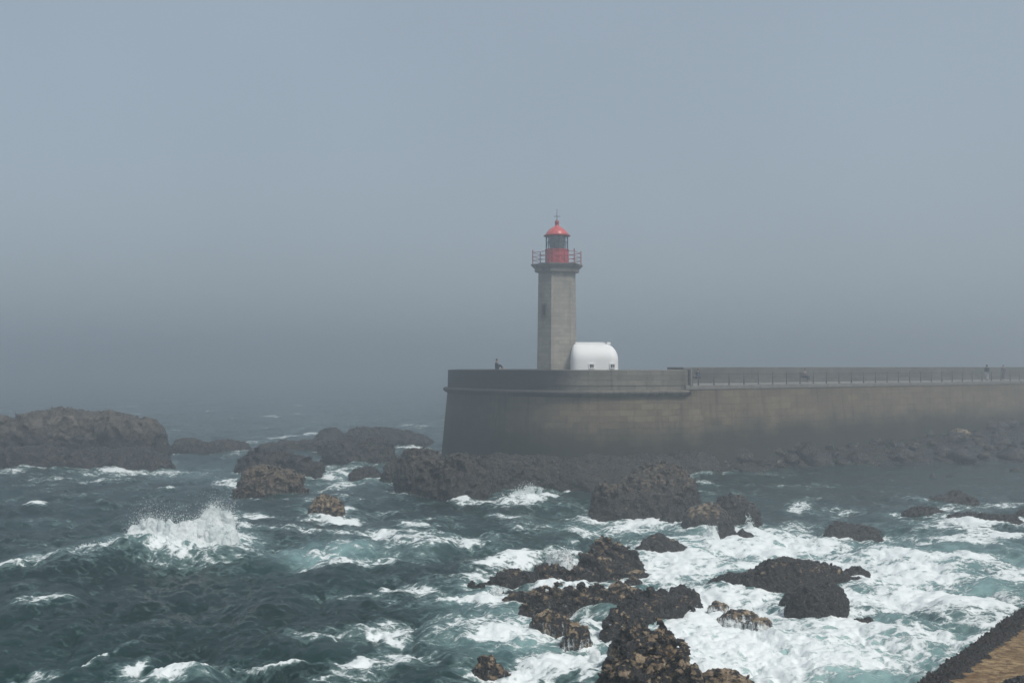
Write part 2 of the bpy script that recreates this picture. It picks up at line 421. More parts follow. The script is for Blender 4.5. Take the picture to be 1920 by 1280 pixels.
# railing
rail = tag(empty('pier_railing', (P0.x, P0.y, Z_DECK)), 'thin dark iron railing along the edge of the long pier', 'railing')
def rp(s, z, off=.28): p = P0+N*off+D*s; return Vector((p.x, p.y, z))
ss = [.05, .75, 1.5]+[1.5+1.9*k for k in range(1, 34)]
rparts = []
for s in ss:
    m = MB(); m.tube(rp(s, Z_DECK), rp(s, Z_DECK+1.0), .042, .034, 8); m.tube(rp(s, Z_DECK), rp(s, Z_DECK+.16), .085, .06, 8); m.sphere(rp(s, Z_DECK+1.02), .055, n=8)
    rparts.append(m.build('post', M_IRON, None, True))
for z, r in ((.95, .022), (.52, .018)):
    m = MB()
    for a, b in zip(ss, ss[1:]): m.tube(rp(a, Z_DECK+z), rp(b, Z_DECK+z), r, r, 6)
    rparts.append(m.build('top_rail' if z > .8 else 'mid_rail', M_IRON))
hang(rail, *rparts)

# ------------------------------------------------------------------ lighthouse
LY = 98.0; LX = (1044.5-960)/F*LY; KP = F/LY
def lz(py): return H-(py-HOR)/KP
lh = tag(empty('lighthouse', (LX, LY, Z_DECK)), 'hexagonal granite lighthouse with red lantern and red dome on the pier head', 'lighthouse')
rot = R(180+11)
px = lambda v: v/KP
lp = []
m = MB(); m.lathe([(px(38.5), Z_DECK-.1), (px(38.3), lz(690)), (px(37.6), lz(640)), (px(36.9), lz(590)), (px(36.2), lz(540)), (px(35.7), lz(511))], (LX, LY), 6, rot)
tower = m.build('tower', M_TOWER)
lp.append(tower)
m = MB(); m.lathe([(px(34), lz(512)), (px(42.8), lz(510.8)), (px(43.2), lz(504.2)), (px(45.5), lz(503)), (px(50), lz(498)), (px(50.6), lz(496)), (px(20), lz(495.6))], (LX, LY), 6, rot)
lp.append(m.build('gallery', M_CORNICE))
# lantern drum (with seams and door), glazing, lens, roof
dz0, dz1 = lz(496), lz(468)
m = MB(); m.lathe([(px(22.6), dz0-.03), (px(22.6), dz0+.06), (px(21.8), dz0+.09), (px(21.8), dz1-.08), (px(22.9), dz1-.05), (px(22.9), dz1+.02), (px(17), dz1+.03)], (LX, LY), 12, R(8))
for k in range(12):
    a = R(8+30*k); m.box((LX+px(21.9)*math.cos(a), LY+px(21.9)*math.sin(a), (dz0+dz1)/2), (.05, .05, dz1-dz0-.1), a)
drum = m.build('lantern_base', M_RED); lp.append(drum)
g0, g1 = dz1+.02, lz(442)
m = MB(); m.lathe([(px(20.4), g0), (px(20.4), g1)], (LX, LY), 12, R(8)); lp.append(m.build('glazing', M_GLASS))
m = MB()
for k in range(12):
    a = R(8+30*k); m.tube((LX+px(20.8)*math.cos(a), LY+px(20.8)*math.sin(a), g0), (LX+px(20.8)*math.cos(a), LY+px(20.8)*math.sin(a), g1), .035, .035, 6)
for zz in (g0+(g1-g0)*.5,):
    for k in range(12):
        a, b = R(8+30*k), R(38+30*k); m.tube((LX+px(20.8)*math.cos(a), LY+px(20.8)*math.sin(a), zz), (LX+px(20.8)*math.cos(b), LY+px(20.8)*math.sin(b), zz), .025, .025, 6)
lp.append(m.build('glazing_bar', M_IRON))
m = MB(); m.lathe([(px(5), g0), (px(13), g0+.1), (px(14.5), g0+(g1-g0)*.3), (px(15.5), g0+(g1-g0)*.6), (px(14.5), g1-.1), (px(6), g1)], (LX, LY), 20); lp.append(m.build('lens', M_LENS, None, True))
m = MB(); m.lathe([(px(20.5), g1-.02), (px(25.2), lz(442.6)), (px(25.4), lz(441.2)), (px(23), lz(439.8)), (px(21.2), lz(438.5))], (LX, LY), 24); lp.append(m.build('roof_brim', M_REDIRON, None, True, ))
m = MB(); m.lathe([(px(21.4), lz(439)), (px(20.2), lz(436.5)), (px(16.5), lz(431.5)), (px(11), lz(427)), (px(5.6), lz(424)), (px(4.0), lz(423.4)), (px(3.6), lz(420)), (px(4.6), lz(419.2)), (0, lz(418.8))], (LX, LY), 28)
roof = m.build('dome', M_REDROOF, None, True); lp.append(roof)
m = MB(); m.sphere((LX, LY, lz(416)), px(4.2), n=16); ball = m.build('finial_ball', M_REDIRON, None, True)
m = MB(); m.tube((LX, LY, lz(413)), (LX, LY, lz(391)), .035, .02, 6); m.tube((LX-px(6), LY, lz(405)), (LX+px(6), LY, lz(405)), .025, .025, 6); m.tube((LX, LY-px(5), lz(404.5)), (LX, LY+px(5), lz(404.5)), .025, .025, 6)
rod = m.build('lightning_rod', M_IRON)
lp += [ball, rod]
# gallery railing
hexp = lambda k, r: Vector((LX+px(r)*math.cos(rot+k*math.pi/3), LY+px(r)*math.sin(rot+k*math.pi/3), lz(496)))
for k in range(6):
    m = MB(); m.tube(hexp(k, 46.5), hexp(k, 46.5)+Vector((0, 0, px(25))), .055, .04, 6); m.sphere(hexp(k, 46.5)+Vector((0, 0, px(25.5))), .065, n=8)
    lp.append(m.build('railing_post', M_REDIRON))
m = MB()
for k in range(6):
    for zz in (7, 14, 22): m.tube(hexp(k, 46.5)+Vector((0, 0, px(zz))), hexp(k+1, 46.5)+Vector((0, 0, px(zz))), .026, .026, 6)
lp.append(m.build('gallery_rail', M_REDIRON))
# window on the dark left face, with sill and surround
fa = hexp(0, 37.2); fb = hexp(1, 37.2); mid = (fa+fb)/2; nrm = Vector((mid.x-LX, mid.y-LY, 0)).normalized(); ang = math.atan2(nrm.y, nrm.x)
mid = Vector((LX, LY, 0))+nrm*px(36.9)*math.cos(math.pi/6)
m = MB(); m.box((mid.x, mid.y, (lz(573)+lz(592))/2), (.06, .34, lz(573)-lz(592)), ang); wn = m.build('window', M_DARK)
m = MB()
tx = Vector((-nrm.y, nrm.x, 0))
for sgn in (-1, 1):
    p = mid+tx*.24*sgn; m.box((p.x, p.y, (lz(573)+lz(592))/2), (.14, .13, lz(572)-lz(592.5)), ang)
m.box((mid.x, mid.y, lz(571.5)), (.15, .62, .14), ang)
fr = m.build('frame', M_CORNICE)
m = MB(); m.box((mid.x, mid.y, lz(594.5)), (.26, .74, .13), ang); si = m.build('sill', M_CORNICE)
lp.append(wn)
hang(lh, *lp)
for c_ in (fr, si): c_.parent = wn; 

# ------------------------------------------------------------------ white vaulted annexe
AY = 95.0; ka = F/AY
ax0, ax1 = (1071-960)/ka, (1161-960)/ka; az1 = H-(641.5-HOR)/ka; az0 = Z_DECK
an = tag(empty('annexe', ((ax0+ax1)/2, AY+1.6, az0)), 'small white round-roofed annexe at the right foot of the lighthouse', 'building')
def loaf():
    v, f = [], []; n = 64; cx, cy = (ax0+ax1)/2, AY+1.9; hx, hy = (ax1-ax0)/2, 1.9
    zsp = az1-1.62; lev = [(0, az0)]+[(0, az0+(zsp-az0)*k/4) for k in range(1, 5)]+[(1.55*(1-math.cos(a)), zsp+1.5*math.sin(a)) for a in np.linspace(.06, math.pi/2, 14)]
    for inset, z in lev:
        for k in range(n):
            a = 2*math.pi*k/n; e = 6.0
            r = (abs(math.cos(a))**e+abs(math.sin(a))**e)**(-1/e)
            kx = .72 if math.cos(a) > 0 else .30
            v.append((cx+(hx-inset*kx)*r*math.cos(a), cy+(hy-inset)*r*math.sin(a), z))
    for i in range(len(lev)-1):
        for k in range(n): f.append((i*n+k, i*n+(k+1) % n, (i+1)*n+(k+1) % n, (i+1)*n+k))
    o = mesh_np('wall', v, f, M_WHITE)
    return o, cx, cy, zsp
ol, acx, acy, azs = loaf()
me = ol.data; bm = bmesh.new(); bm.from_mesh(me); bmesh.ops.contextual_create(bm, geom=[e for e in bm.edges if e.is_boundary and e.verts[0].co.z > az1-.4 and e.verts[1].co.z > az1-.4]); bm.to_mesh(me); bm.free()
ap = [ol]
m = MB(); m.box((acx-.35, acy, az1-.06), (2.7, .9, .2), 0, .04); m.box((acx+1.35, acy, az1-.06), (.36, .8, .2), 0, .04); ap.append(m.build('roof_ridge', M_WHITE, None, True, R(30)))
for wx in (1109.5, 1148.5):
    X = (wx-960)/ka; Zc = H-(686-HOR)/ka
    m = MB(); m.box((X, AY+.02, Zc), (.34, .10, .30)); w_ = m.build('window', M_DARK)
    m = MB()
    m.box((X, AY-.02, Zc+.19), (.50, .12, .07)); m.box((X, AY-.03, Zc-.19), (.50, .14, .07))
    for sg in (-1, 1): m.box((X+sg*.205, AY-.02, Zc), (.07, .12, .31))
    m.box((X+.02, AY-.035, Zc), (.035, .05, .30))
    f_ = m.build('frame', M_WHITE); f_.parent = w_; ap.append(w_)
hang(an, *ap)

# ------------------------------------------------------------------ rocks
ROCK_FOOT = []           # ellipses of every lobe, for the foam around them
def lobe(cx, top, hw, base, dr=.8, e=2.6):
    Yf = depth(base); rx = hw*Yf/F; ry = rx*dr; Yc = Yf+ry*.92
    zt = H-(top-HOR)*(Yc-ry*.15)/F
    return dict(x=(cx-960)/F*Yc, y=Yc, rx=rx*Yc/Yf*1.04, ry=ry, z=zt, e=e)
def surface_net(f, org, h):
    """quads of the zero level of a sampled field (positive inside)"""
    nx, ny, nz = f.shape; ins = f > 0
    acc = np.zeros((nx-1, ny-1, nz-1, 3)); cnt = np.zeros((nx-1, ny-1, nz-1))
    cor = [(i, j, k) for i in (0, 1) for j in (0, 1) for k in (0, 1)]
    sl = lambda c: (slice(c[0], nx-1+c[0]), slice(c[1], ny-1+c[1]), slice(c[2], nz-1+c[2]))
    for c in cor:
        for ax in range(3):
            if c[ax]: continue
            d = list(c); d[ax] = 1
            A, B = f[sl(c)], f[sl(d)]; x = (A > 0) != (B > 0)
            t = np.where(x, A/np.where(x, A-B, 1), 0)
            for q in range(3): acc[..., q] += x*(c[q]+(t if q == ax else 0))
            cnt += x
    act = cnt > 0; ids = np.full(act.shape, -1); ids[act] = np.arange(act.sum())
    ijk = np.argwhere(act); V = (ijk+acc[act]/cnt[act][:, None])*h+org
    Fs = []
    for ax in range(3):
        u, v = (ax+1) % 3, (ax+2) % 3
        s0 = [slice(1, -1)]*3; s0[ax] = slice(0, -1); s1 = list(s0); s1[ax] = slice(1, None)
        A, B = ins[tuple(s0)], ins[tuple(s1)]
        for m, flip in ((A & ~B, False), (~A & B, True)):
            e = np.argwhere(m)
            if not len(e): continue
            e[:, u] += 1; e[:, v] += 1
            q = []
            for du, dv in ((-1, -1), (0, -1), (0, 0), (-1, 0)):
                c = e.copy(); c[:, u] += du; c[:, v] += dv; q.append(ids[c[:, 0], c[:, 1], c[:, 2]])
            q = np.stack(q, 1); Fs.append(q[:, ::-1] if flip else q)
    return V, np.concatenate(Fs)
def vnormals(V, Fc):
    n = np.cross(V[Fc[:, 2]]-V[Fc[:, 0]], V[Fc[:, 3]]-V[Fc[:, 1]]); out = np.zeros_like(V)
    for k in range(4): np.add.at(out, Fc[:, k], n)
    return out/(np.linalg.norm(out, axis=1, keepdims=True)+1e-9)
def biggest(V, Fc):
    lab = np.arange(len(V))
    for _ in range(400):
        m = lab[Fc].min(1); new = lab.copy(); np.minimum.at(new, Fc.ravel(), np.repeat(m, 4)); new = new[new]
        if (new == lab).all(): break
        lab = new
    u, c = np.unique(lab, return_counts=True); keep = lab == u[c.argmax()]
    Fc = Fc[keep[Fc[:, 0]]]; used = np.unique(Fc); rm = np.full(len(V), -1); rm[used] = np.arange(len(used))
    return V[used], rm[Fc]
def rock(label, lobes, cover=.75, tone=0.0, wash=0.0, rough=.22, cat='rock', name='rock', group=None, seed=None, tops=None, step=None):
    L = [lobe(*l) for l in lobes]
    seed = sum(ord(c_)*(i_ % 7+1) for i_, c_ in enumerate(label)) % 997 if seed is None else seed
    under = .8
    zmax = max(l['z'] for l in L); size = float(np.mean([min(l['rx'], l['ry']*1.3) for l in L]))
    amp = .55*rough*max(.35, min(1.9, .55*zmax+.45*size)); pad = .25+amp*1.3
    x0 = min(l['x']-l['rx'] for l in L)-pad; x1 = max(l['x']+l['rx'] for l in L)+pad
    y0 = min(l['y']-l['ry'] for l in L)-pad; y1 = max(l['y']+l['ry'] for l in L)+pad
    z0, z1 = -.55, zmax+pad
    h = step or max(.045, max(y0, 20)/1067*1.05)
    while (x1-x0)*(y1-y0)*(z1-z0)/h**3 > 1.1e6: h *= 1.08
    ax = [np.arange(a_, b_+h, h) for a_, b_ in ((x0, x1), (y0, y1), (z0, z1))]
    G = np.meshgrid(*ax, indexing='ij'); shp = G[0].shape; P = np.stack([g.ravel() for g in G], 1)
    def field(P):
        f = None
        for l in L:
            q = ((np.abs(P[:, 0]-l['x'])/l['rx'])**2+(np.abs(P[:, 1]-l['y'])/l['ry'])**2)**.5
            zz = np.maximum(P[:, 2]+under, 0)/max(.3, l['z']+under)
            e = l['e']; g = (1-(q**e+zz**(2.2 if e < 3.1 else 3.4))**(1/e))*min(l['rx'], l['ry'], l['z']+under)
            f = g if f is None else np.logaddexp(f*7/max(.6, size), g*7/max(.6, size))/(7/max(.6, size))
        return f
    f = field(P); band = amp*1.9+.12
    m = np.abs(f) < band; Q = P[m]
    s1 = 1.0/max(.55, min(2.4, size*.62))
    W3 = np.stack([fbm(Q*s1*.7+k*17.3+seed, 2, seed+k) for k in range(3)], 1)*amp*(1.5 if y0 > 60 else .8)
    fq = field(Q+W3)+amp*((.95*(fbm((Q+W3*.4)*s1*1.3+seed*3.1, 5, seed+9, .5, 'r')-.22) if y0 > 60 else (.55*fbm((Q+W3*.5)*s1*1.2+seed*3.1, 3, seed+9, .45, 'b')+.35*fbm(Q*s1*1.6+seed, 3, seed+2, .5)-.05))+(.22 if y0 > 60 else .06)*fbm(Q*s1*3.4, 3, seed+4, .55, 'b'))
    f[m] = fq
    low = P[:, 2] < 0                               # the lobes of one reef are joined by a sill under the water
    for i, l in enumerate(L[1:], 1):
        j = min(range(i), key=lambda q: (L[q]['x']-l['x'])**2+(L[q]['y']-l['y'])**2); a_ = np.array((L[j]['x'], L[j]['y'])); d_ = np.array((l['x'], l['y']))-a_
        t = np.clip(((P[low, :2]-a_)@d_)/max(d_@d_, 1e-6), 0, 1); dist = np.linalg.norm(P[low, :2]-a_-t[:, None]*d_, axis=1)
        f[low] = np.maximum(f[low], np.minimum(.5*min(l['rx'], L[j]['rx'], l['ry'], L[j]['ry'])+.12-dist, -.16-P[low, 2]))
    f = f.reshape(shp); f[:, :, 0] = np.minimum(f[:, :, 0], f[:, :, 0])
    f[0] = f[-1] = -1; f[:, 0] = f[:, -1] = -1; f[:, :, -1] = -1
    V, Fc = surface_net(f, np.array([x0, y0, z0]), h)
    n_all = len(V); V, Fc = biggest(V, Fc)
    if len(V) < .93*n_all: print('DROPPED', round(len(V)/n_all, 2), label)
    nr = vnormals(V, Fc)
    V = V+nr*(fbm(V*np.array((4.5, 4.5, 6.5)), 4, 33, .62)*(.07 if y0 < 60 else .10)+fbm(V*9, 3, 35, .6, 'b')*(.035 if y0 < 50 else 0))[:, None]
    for l in L: ROCK_FOOT.append((l['x'], l['y'], l['rx'], l['ry'], l['z']))
    up = smooth(.25, .75, V[:, 2]/max(.3, zmax))
    cv = cover+(-.10*up if tops is None else tops*up)-.05*nr[:, 2]
    ws = wash*(1-smooth(.1*zmax, .95*zmax+.2, V[:, 2]))
    ws = np.maximum(ws, .38*(1-smooth(.0, .38, V[:, 2]))*(0 if tone > .8 else 1))
    c = Vector(((x0+x1)/2, (y0+y1)/2, 0))
    o = mesh_np(name, V-np.array(c), Fc, M_ROCK, None, True, dict(cover=cv, wash=ws, tone=np.full(len(V), tone), dry=smooth(.30, .85, V[:, 2]/max(.6, zmax)+.22*fbm(V*.8, 3, 51))*(1 if zmax > 3.2 else .45 if zmax > 2.3 else 0)))
    o.location = c
    return tag(o, label, cat, group)

rock('big flat-topped brown rock headland at the left edge of the sea', [(-62, 776, 84, 872, .7, 3.4), (82, 773, 62, 868, .9, 3.6), (168, 774, 70, 866, .8, 3.6), (248, 790, 54, 868, .9, 4.2), (262, 806, 50, 868, .9, 3.6), (215, 842, 112, 879, .42, 2.8), (60, 838, 90, 881, .42, 2.6), (-70, 832, 80, 880, .6, 2.8)], .5, 1.0, 0, .20, name='headland', cat='headland')
rock('low two-humped rock just right of the big headland', [(352, 822, 34, 848, .9), (428, 825, 44, 849, .7), (390, 834, 40, 848, .6)], .6, .9, 0)
rock('long low rock leading into the distant dark ridge', [(545, 826, 52, 846, .7), (505, 836, 30, 847, .7), (590, 824, 30, 846, .8)], .6, .9, 0)
rock('farthest dark humped ridge of rock beside the pier head', [(620, 803, 32, 832, .9), (688, 801, 48, 834, .7), (742, 806, 40, 834, .7), (785, 817, 30, 834, .7)], .7, .95, 0)
rock('broad dark rounded rock in front of the distant ridge', [(672, 822, 66, 869, .7, 3.4), (628, 826, 36, 850, .7), (712, 838, 28, 866, .9, 3)], .75, .85, 0)
rock('wide dark rock behind the speckled boulder in the left water', [(505, 843, 62, 888, .6, 3), (575, 858, 34, 890, .7, 3)], .85, .75, 0)
rock('speckled grey-brown boulder with a dark right shoulder in the left water', [(498, 876, 56, 927, .8, 3), (552, 890, 24, 922, .9, 3.2)], .50, .6, 0, tops=-.1)
rock('small isolated tan rock with dark stripes in the open water', [(612, 929, 30, 962, .9), (628, 938, 22, 971, .8), (596, 945, 20, 966, .9)], .52, .2, .2, tops=-.1)
rock('low black rocks with foam left of the pier foot', [(690, 874, 28, 892, .7), (668, 882, 16, 893, .7)], .85, .6, .3, cat='rock')
rock('steep mussel-dark rock mass at the left foot of the pier head', [(745, 863, 28, 906, .9, 3.2), (790, 846, 50, 925, 1.0, 3.4), (815, 880, 52, 933, .6, 3), (870, 862, 50, 936, .9, 3)], .66, .7, .1, .22, tops=-.05)
rock('brown weedy rock apron under the middle of the pier head', [(930, 858, 62, 917, 1.1, 2.8), (995, 860, 66, 914, 1.1, 2.8), (900, 873, 42, 928, .9, 2.8), (1045, 864, 54, 912, 1.1, 2.6)], .70, .75, .1, .26)
rock('dark weedy rock shelf under the right half of the pier head', [(1085, 862, 64, 914, 1.1, 2.8), (1150, 860, 72, 912, 1.0, 2.6), (1215, 852, 74, 902, 1.0, 2.6), (1290, 846, 60, 890, 1.0, 2.6)], .8, .9, .0, .2)
rock('large domed tan-brown boulder standing off the pier head', [(1238, 873, 62, 958, .8, 2.5), (1150, 906, 46, 972, .7, 3), (1200, 896, 56, 958, .7, 2.6), (1278, 902, 34, 958, .8, 2.6), (1225, 915, 80, 966, .5, 2.6)], .72, .62, .15, .16, tops=-.2)
rock('small black rock wedged at the foot of the domed boulder', [(1266, 948, 32, 974, .8)], .9, .2, .2)
rock('dark knobbly rock behind the smooth tan boulder', [(1370, 928, 44, 983, .9, 2.8), (1405, 950, 24, 984, .9)], .78, .3, .1)
rock('smooth tan boulder with a dark base right of the domed one', [(1318, 946, 44, 993, .8, 2.8), (1345, 958, 28, 990, .8)], .70, .35, .3, .12, tops=-.2)
rock('small black knob with water pouring off its top', [(1358, 976, 22, 1008, .8), (1395, 993, 22, 1010, .7)], .95, 0, .35)
rock('low triangular rock standing alone in the foam', [(1232, 998, 30, 1032, .9, 2.0), (1262, 1014, 36, 1032, .7, 2.2), (1205, 1020, 20, 1031, .7)], .82, 0, .05, tops=-.15)
rock('peaked mussel-covered rock with a bare tan right flank', [(1130, 1006, 40, 1066, .7, 2.2), (1165, 1026, 44, 1070, .6, 2.2), (1108, 1036, 34, 1080, .6, 2.4), (1140, 1050, 60, 1082, .4, 2.4)], .66, 0, .05, .26)
rock('long low mussel ridge reaching left into the water', [(1028, 1055, 44, 1092, .4, 2.4), (955, 1073, 42, 1096, .35, 2.4), (1092, 1065, 36, 1094, .45, 2.6), (1000, 1076, 90, 1098, .22, 2.6), (898, 1088, 22, 1102, .5)], .70, 0, .15, .24)
rock('low washed slab in the gap right of the peaked rock', [(1192, 1066, 34, 1082, .5), (1186, 1080, 26, 1093, .5)], .62, 0, .35, .2)
rock('long mussel ledge with thin waterfalls down its front', [(972, 1106, 36, 1134, .4, 3.4), (1030, 1103, 52, 1146, .32, 3.6), (1100, 1101, 58, 1142, .32, 3.6), (1172, 1094, 44, 1138, .4, 2.8), (985, 1130, 20, 1156, .6, 2.8)], .66, 0, .42, .24)
rock('rounded rock below the ledge with water sliding over it', [(1042, 1146, 44, 1186, .5, 2.6), (1080, 1166, 32, 1208, .7, 2.6), (1014, 1162, 22, 1184, .7)], .62, 0, .55, .2)
rock('diagonal black mussel block right of the waterfall ledge', [(1180, 1126, 52, 1180, .6, 2.6), (1238, 1108, 58, 1166, .9, 2.8), (1144, 1154, 25, 1197, .7, 2.6), (1284, 1130, 26, 1160, .8), (1208, 1116, 46, 1172, .9, 2.6)], .76, 0, .1, .26)
rock('small black rock at the tip of the diagonal mussel block', [(1276, 1095, 34, 1130, .6, 2.6), (1300, 1104, 18, 1134, .6)], .85, 0, .05)
rock('big near rock with bare tan top and black mussel clumps', [(1182, 1166, 44, 1262, 1.2, 2.6), (1235, 1186, 64, 1320, .9, 2.6), (1195, 1222, 72, 1345, .9, 3.0), (1280, 1240, 52, 1345, .9, 2.6), (1160, 1252, 44, 1330, .8, 2.6)], .60, 0, .03, .26, tops=-.06)
rock('foam-washed brown rock at the bottom edge beside the big near rock', [(1345, 1250, 56, 1305, .8, 2.6), (1385, 1266, 40, 1310, .7)], .55, 0, .6, .2)
rock('long black mussel reef lying in the white foam', [(1400, 1072, 88, 1106, .45, 3), (1490, 1051, 72, 1116, .6, 2.6), (1545, 1056, 56, 1108, .6, 2.6), (1600, 1060, 34, 1090, .6, 2.4), (1440, 1066, 50, 1112, .6, 2.8)], .76, 0, .08, .13)
rock('black mussel arm reaching right below the long reef', [(1565, 1080, 46, 1104, .5), (1603, 1086, 28, 1104, .5)], .88, 0, .2, .12)
rock('squat black mussel block in front of the long reef', [(1528, 1098, 60, 1172, .7, 3.4), (1490, 1108, 40, 1148, .7, 3), (1560, 1106, 30, 1162, .8, 3)], .84, 0, .05, .13)
rock('half-drowned streaked rock between the reef and the near rock', [(1385, 1138, 48, 1172, .6), (1345, 1124, 28, 1150, .7), (1420, 1152, 32, 1180, .6)], .58, 0, .75, .2)
rock('low rock awash in the foam below the squat mussel block', [(1595, 1165, 40, 1180, .6), (1625, 1160, 26, 1176, .6)], .8, 0, .8, .15)
rock('dark low rock awash behind the foam right of the reef', [(1590, 980, 44, 1001, .6), (1628, 986, 26, 1003, .6), (1560, 984, 18, 998, .6)], .9, .3, .25)
rock('smooth dark seal-shaped rock farthest back in the right bay', [(1788, 922, 30, 944, .8, 2.2), (1762, 930, 36, 946, .6), (1812, 932, 24, 944, .7)], .9, .6, .1)
rock('dark rounded rock at the left of the bay pair', [(1735, 951, 42, 974, .6), (1705, 958, 24, 970, .6)], .9, .5, .1)
rock('long black rock at the right of the bay pair', [(1810, 960, 46, 984, .6, 3), (1865, 962, 46, 990, .6, 3), (1900, 974, 26, 992, .6)], .95, .4, .15)
rock('small dark rock cut by the right edge of the bay', [(1925, 955, 30, 972, .7)], .9, .5, .1)
rock('brown rock just breaking the surface in the lower middle water', [(930, 1243, 30, 1258, .5), (905, 1246, 18, 1256, .5)], .6, 0, .5, .15)
for (x_, t_, w_, b_, lb) in ((1729, 855, 13, 868, 'small upright dark stone standing in shallow water off the rubble'), (1773, 860, 13, 868, 'greenish stone beside the upright stone off the rubble'),
                             (1901, 876, 14, 882.5, 'flat oval stone awash off the right end of the rubble'), (1748, 888, 9, 892, 'left of two tiny stones awash in the calm bay'),
                             (1778, 887.5, 8, 891, 'right of two tiny stones awash in the calm bay'), (1709, 873, 10, 877, 'thin dark stone awash nearest the rubble shore'), (1825, 874, 9, 877.5, 'thin flat stone awash in front of the rubble shore')):
    rock(lb, [(x_, t_, w_, b_, .8)], .8, .7, 0, cat='stone', name='stone')

# ------------------------------------------------------------------ rubble shore below the pier wall
def shore():
    s_ = np.linspace(-3, 92, 150); t_ = np.linspace(-.5, 1.15, 40); V = []
    for t in t_:
        for s in s_:
            w = np.interp(s, [-3, 4, 12, 30, 52, 92], [2, 3.0, 5.5, 15, 27, 50]); z0 = np.interp(s, [-3, 5, 20, 50, 92], [.2, .6, 1.2, 2.3, 3.2])
            p = P0+D*s-N*(t*w*.62+.3)
            V.append((p.x+t*w*.15, p.y-t*w*.12, z0*(1-t)-.05 if t < 1 else -.05-(t-1)*3))
    V = np.array(V); V[:, 2] += .30*fbm(V*1.1, 5, 5, .6, 'b')
    idx = np.arange(len(V)).reshape(len(t_), len(s_))
    Fc = np.stack([idx[:-1, :-1], idx[:-1, 1:], idx[1:, 1:], idx[1:, :-1]], -1).reshape(-1, 4)
    n = len(V)
    o = mesh_np('shore', V, Fc, M_ROCK, None, True, dict(cover=np.full(n, .9), wash=np.zeros(n), tone=np.full(n, .5)))
    return tag(o, 'dark sloping rubble shore under the long pier wall', 'shore', kind='structure'), V.reshape(len(t_), len(s_), 3)
sh, SHV = shore()
protos = []
for k in range(7):
    bm = bmesh.new(); bmesh.ops.create_icosphere(bm, subdivisions=3, radius=1)
    co = np.array([v.co for v in bm.verts]); n1 = fbm(co*1.1+k*9, 3, 60+k, .5, 'r'); n2 = fbm(co*3+k, 3, 80+k)
    for v, a, b in zip(bm.verts, n1, n2): v.co = v.co*(1+.32*a+.12*b); v.co.z *= .68; v.co.y *= .85
    for f in bm.faces: f.smooth = True
    me = bpy.data.meshes.new('boulder'); bm.to_mesh(me); bm.free(); me.materials.append(M_ROCK)
    nv = len(me.vertices)
    for nm, val in (('cover', .55+.06*k), ('wash', 0), ('tone', .45+.08*k)):
        a = me.attributes.new(nm, 'FLOAT', 'POINT'); a.data.foreach_set('value', np.full(nv, val, dtype=np.float32))
    protos.append(me)
for k in range(290):
    ti = int(np.clip(2+30*random.random(), 0, 38)); si_ = int(np.clip(8+125*random.random()**.8, 0, 149))
    v = SHV[ti, si_]; sc = .38+.95*random.random()**2.4
    if v[1] < 20: continue
    o = bpy.data.objects.new('boulder', protos[k % 7]); C.objects.link(o)
    o.location = (v[0]+random.uniform(-.5, .5), v[1]+random.uniform(-.5, .5), v[2]+.1*sc); o.scale = (sc*random.uniform(.8, 1.3), sc, sc*random.uniform(.7, 1.1))
    o.rotation_euler = (random.uniform(-.3, .3), random.uniform(-.3, .3), random.uniform(0, 6.3))
    tag(o, 'dark rubble boulder among many on the shore under the long pier wall', 'boulder', 'rubble boulders below the pier wall')
pb = at(1796, 813, 108)
o = bpy.data.objects.new('boulder', protos[0].copy()); C.objects.link(o); o.location = pb; o.scale = (1.0, .8, .75)
o.data.attributes['cover'].data.foreach_set('value', np.full(len(o.data.vertices), .42, dtype=np.float32)); o.data.attributes['tone'].data.foreach_set('value', np.zeros(len(o.data.vertices), dtype=np.float32))
tag(o, 'pale squarish boulder high on the rubble shore under the pier wall', 'boulder', 'rubble boulders below the pier wall')

# ------------------------------------------------------------------ the sea
def fft_tile(n, L, wind, ang, seed, lo, hi):
    r = np.random.default_rng(seed)
    k = np.fft.fftfreq(n, L/n)*2*np.pi; kx, ky = np.meshgrid(k, k); kk = np.hypot(kx, ky)+1e-9
    Lw = wind*wind/9.81; d = (kx*math.cos(ang)+ky*math.sin(ang))/kk
    Ph = np.exp(-1/(kk*Lw)**2)/kk**4*(0.25+np.abs(d)**2)
    Ph[(2*np.pi/kk > hi) | (2*np.pi/kk < lo)] = 0; Ph[0, 0] = 0
    A = (r.normal(size=(n, n))+1j*r.normal(size=(n, n)))*np.sqrt(Ph)
    h = np.fft.ifft2(A); dx = np.fft.ifft2(-1j*A*kx/kk); dy = np.fft.ifft2(-1j*A*ky/kk)
    sd = h.real.std(); return h.real/sd, dx.real/sd, dy.real/sd
def lookup(T, x, y, L):
    n = T.shape[0]; u = (x/L % 1)*n; v = (y/L % 1)*n; i = np.floor(u).astype(int); j = np.floor(v).astype(int); a = u-i; b = v-j
    i0, i1, j0, j1 = i % n, (i+1) % n, j % n, (j+1) % n
    return (T[j0, i0]*(1-a)+T[j0, i1]*a)*(1-b)+(T[j1, i0]*(1-a)+T[j1, i1]*a)*b
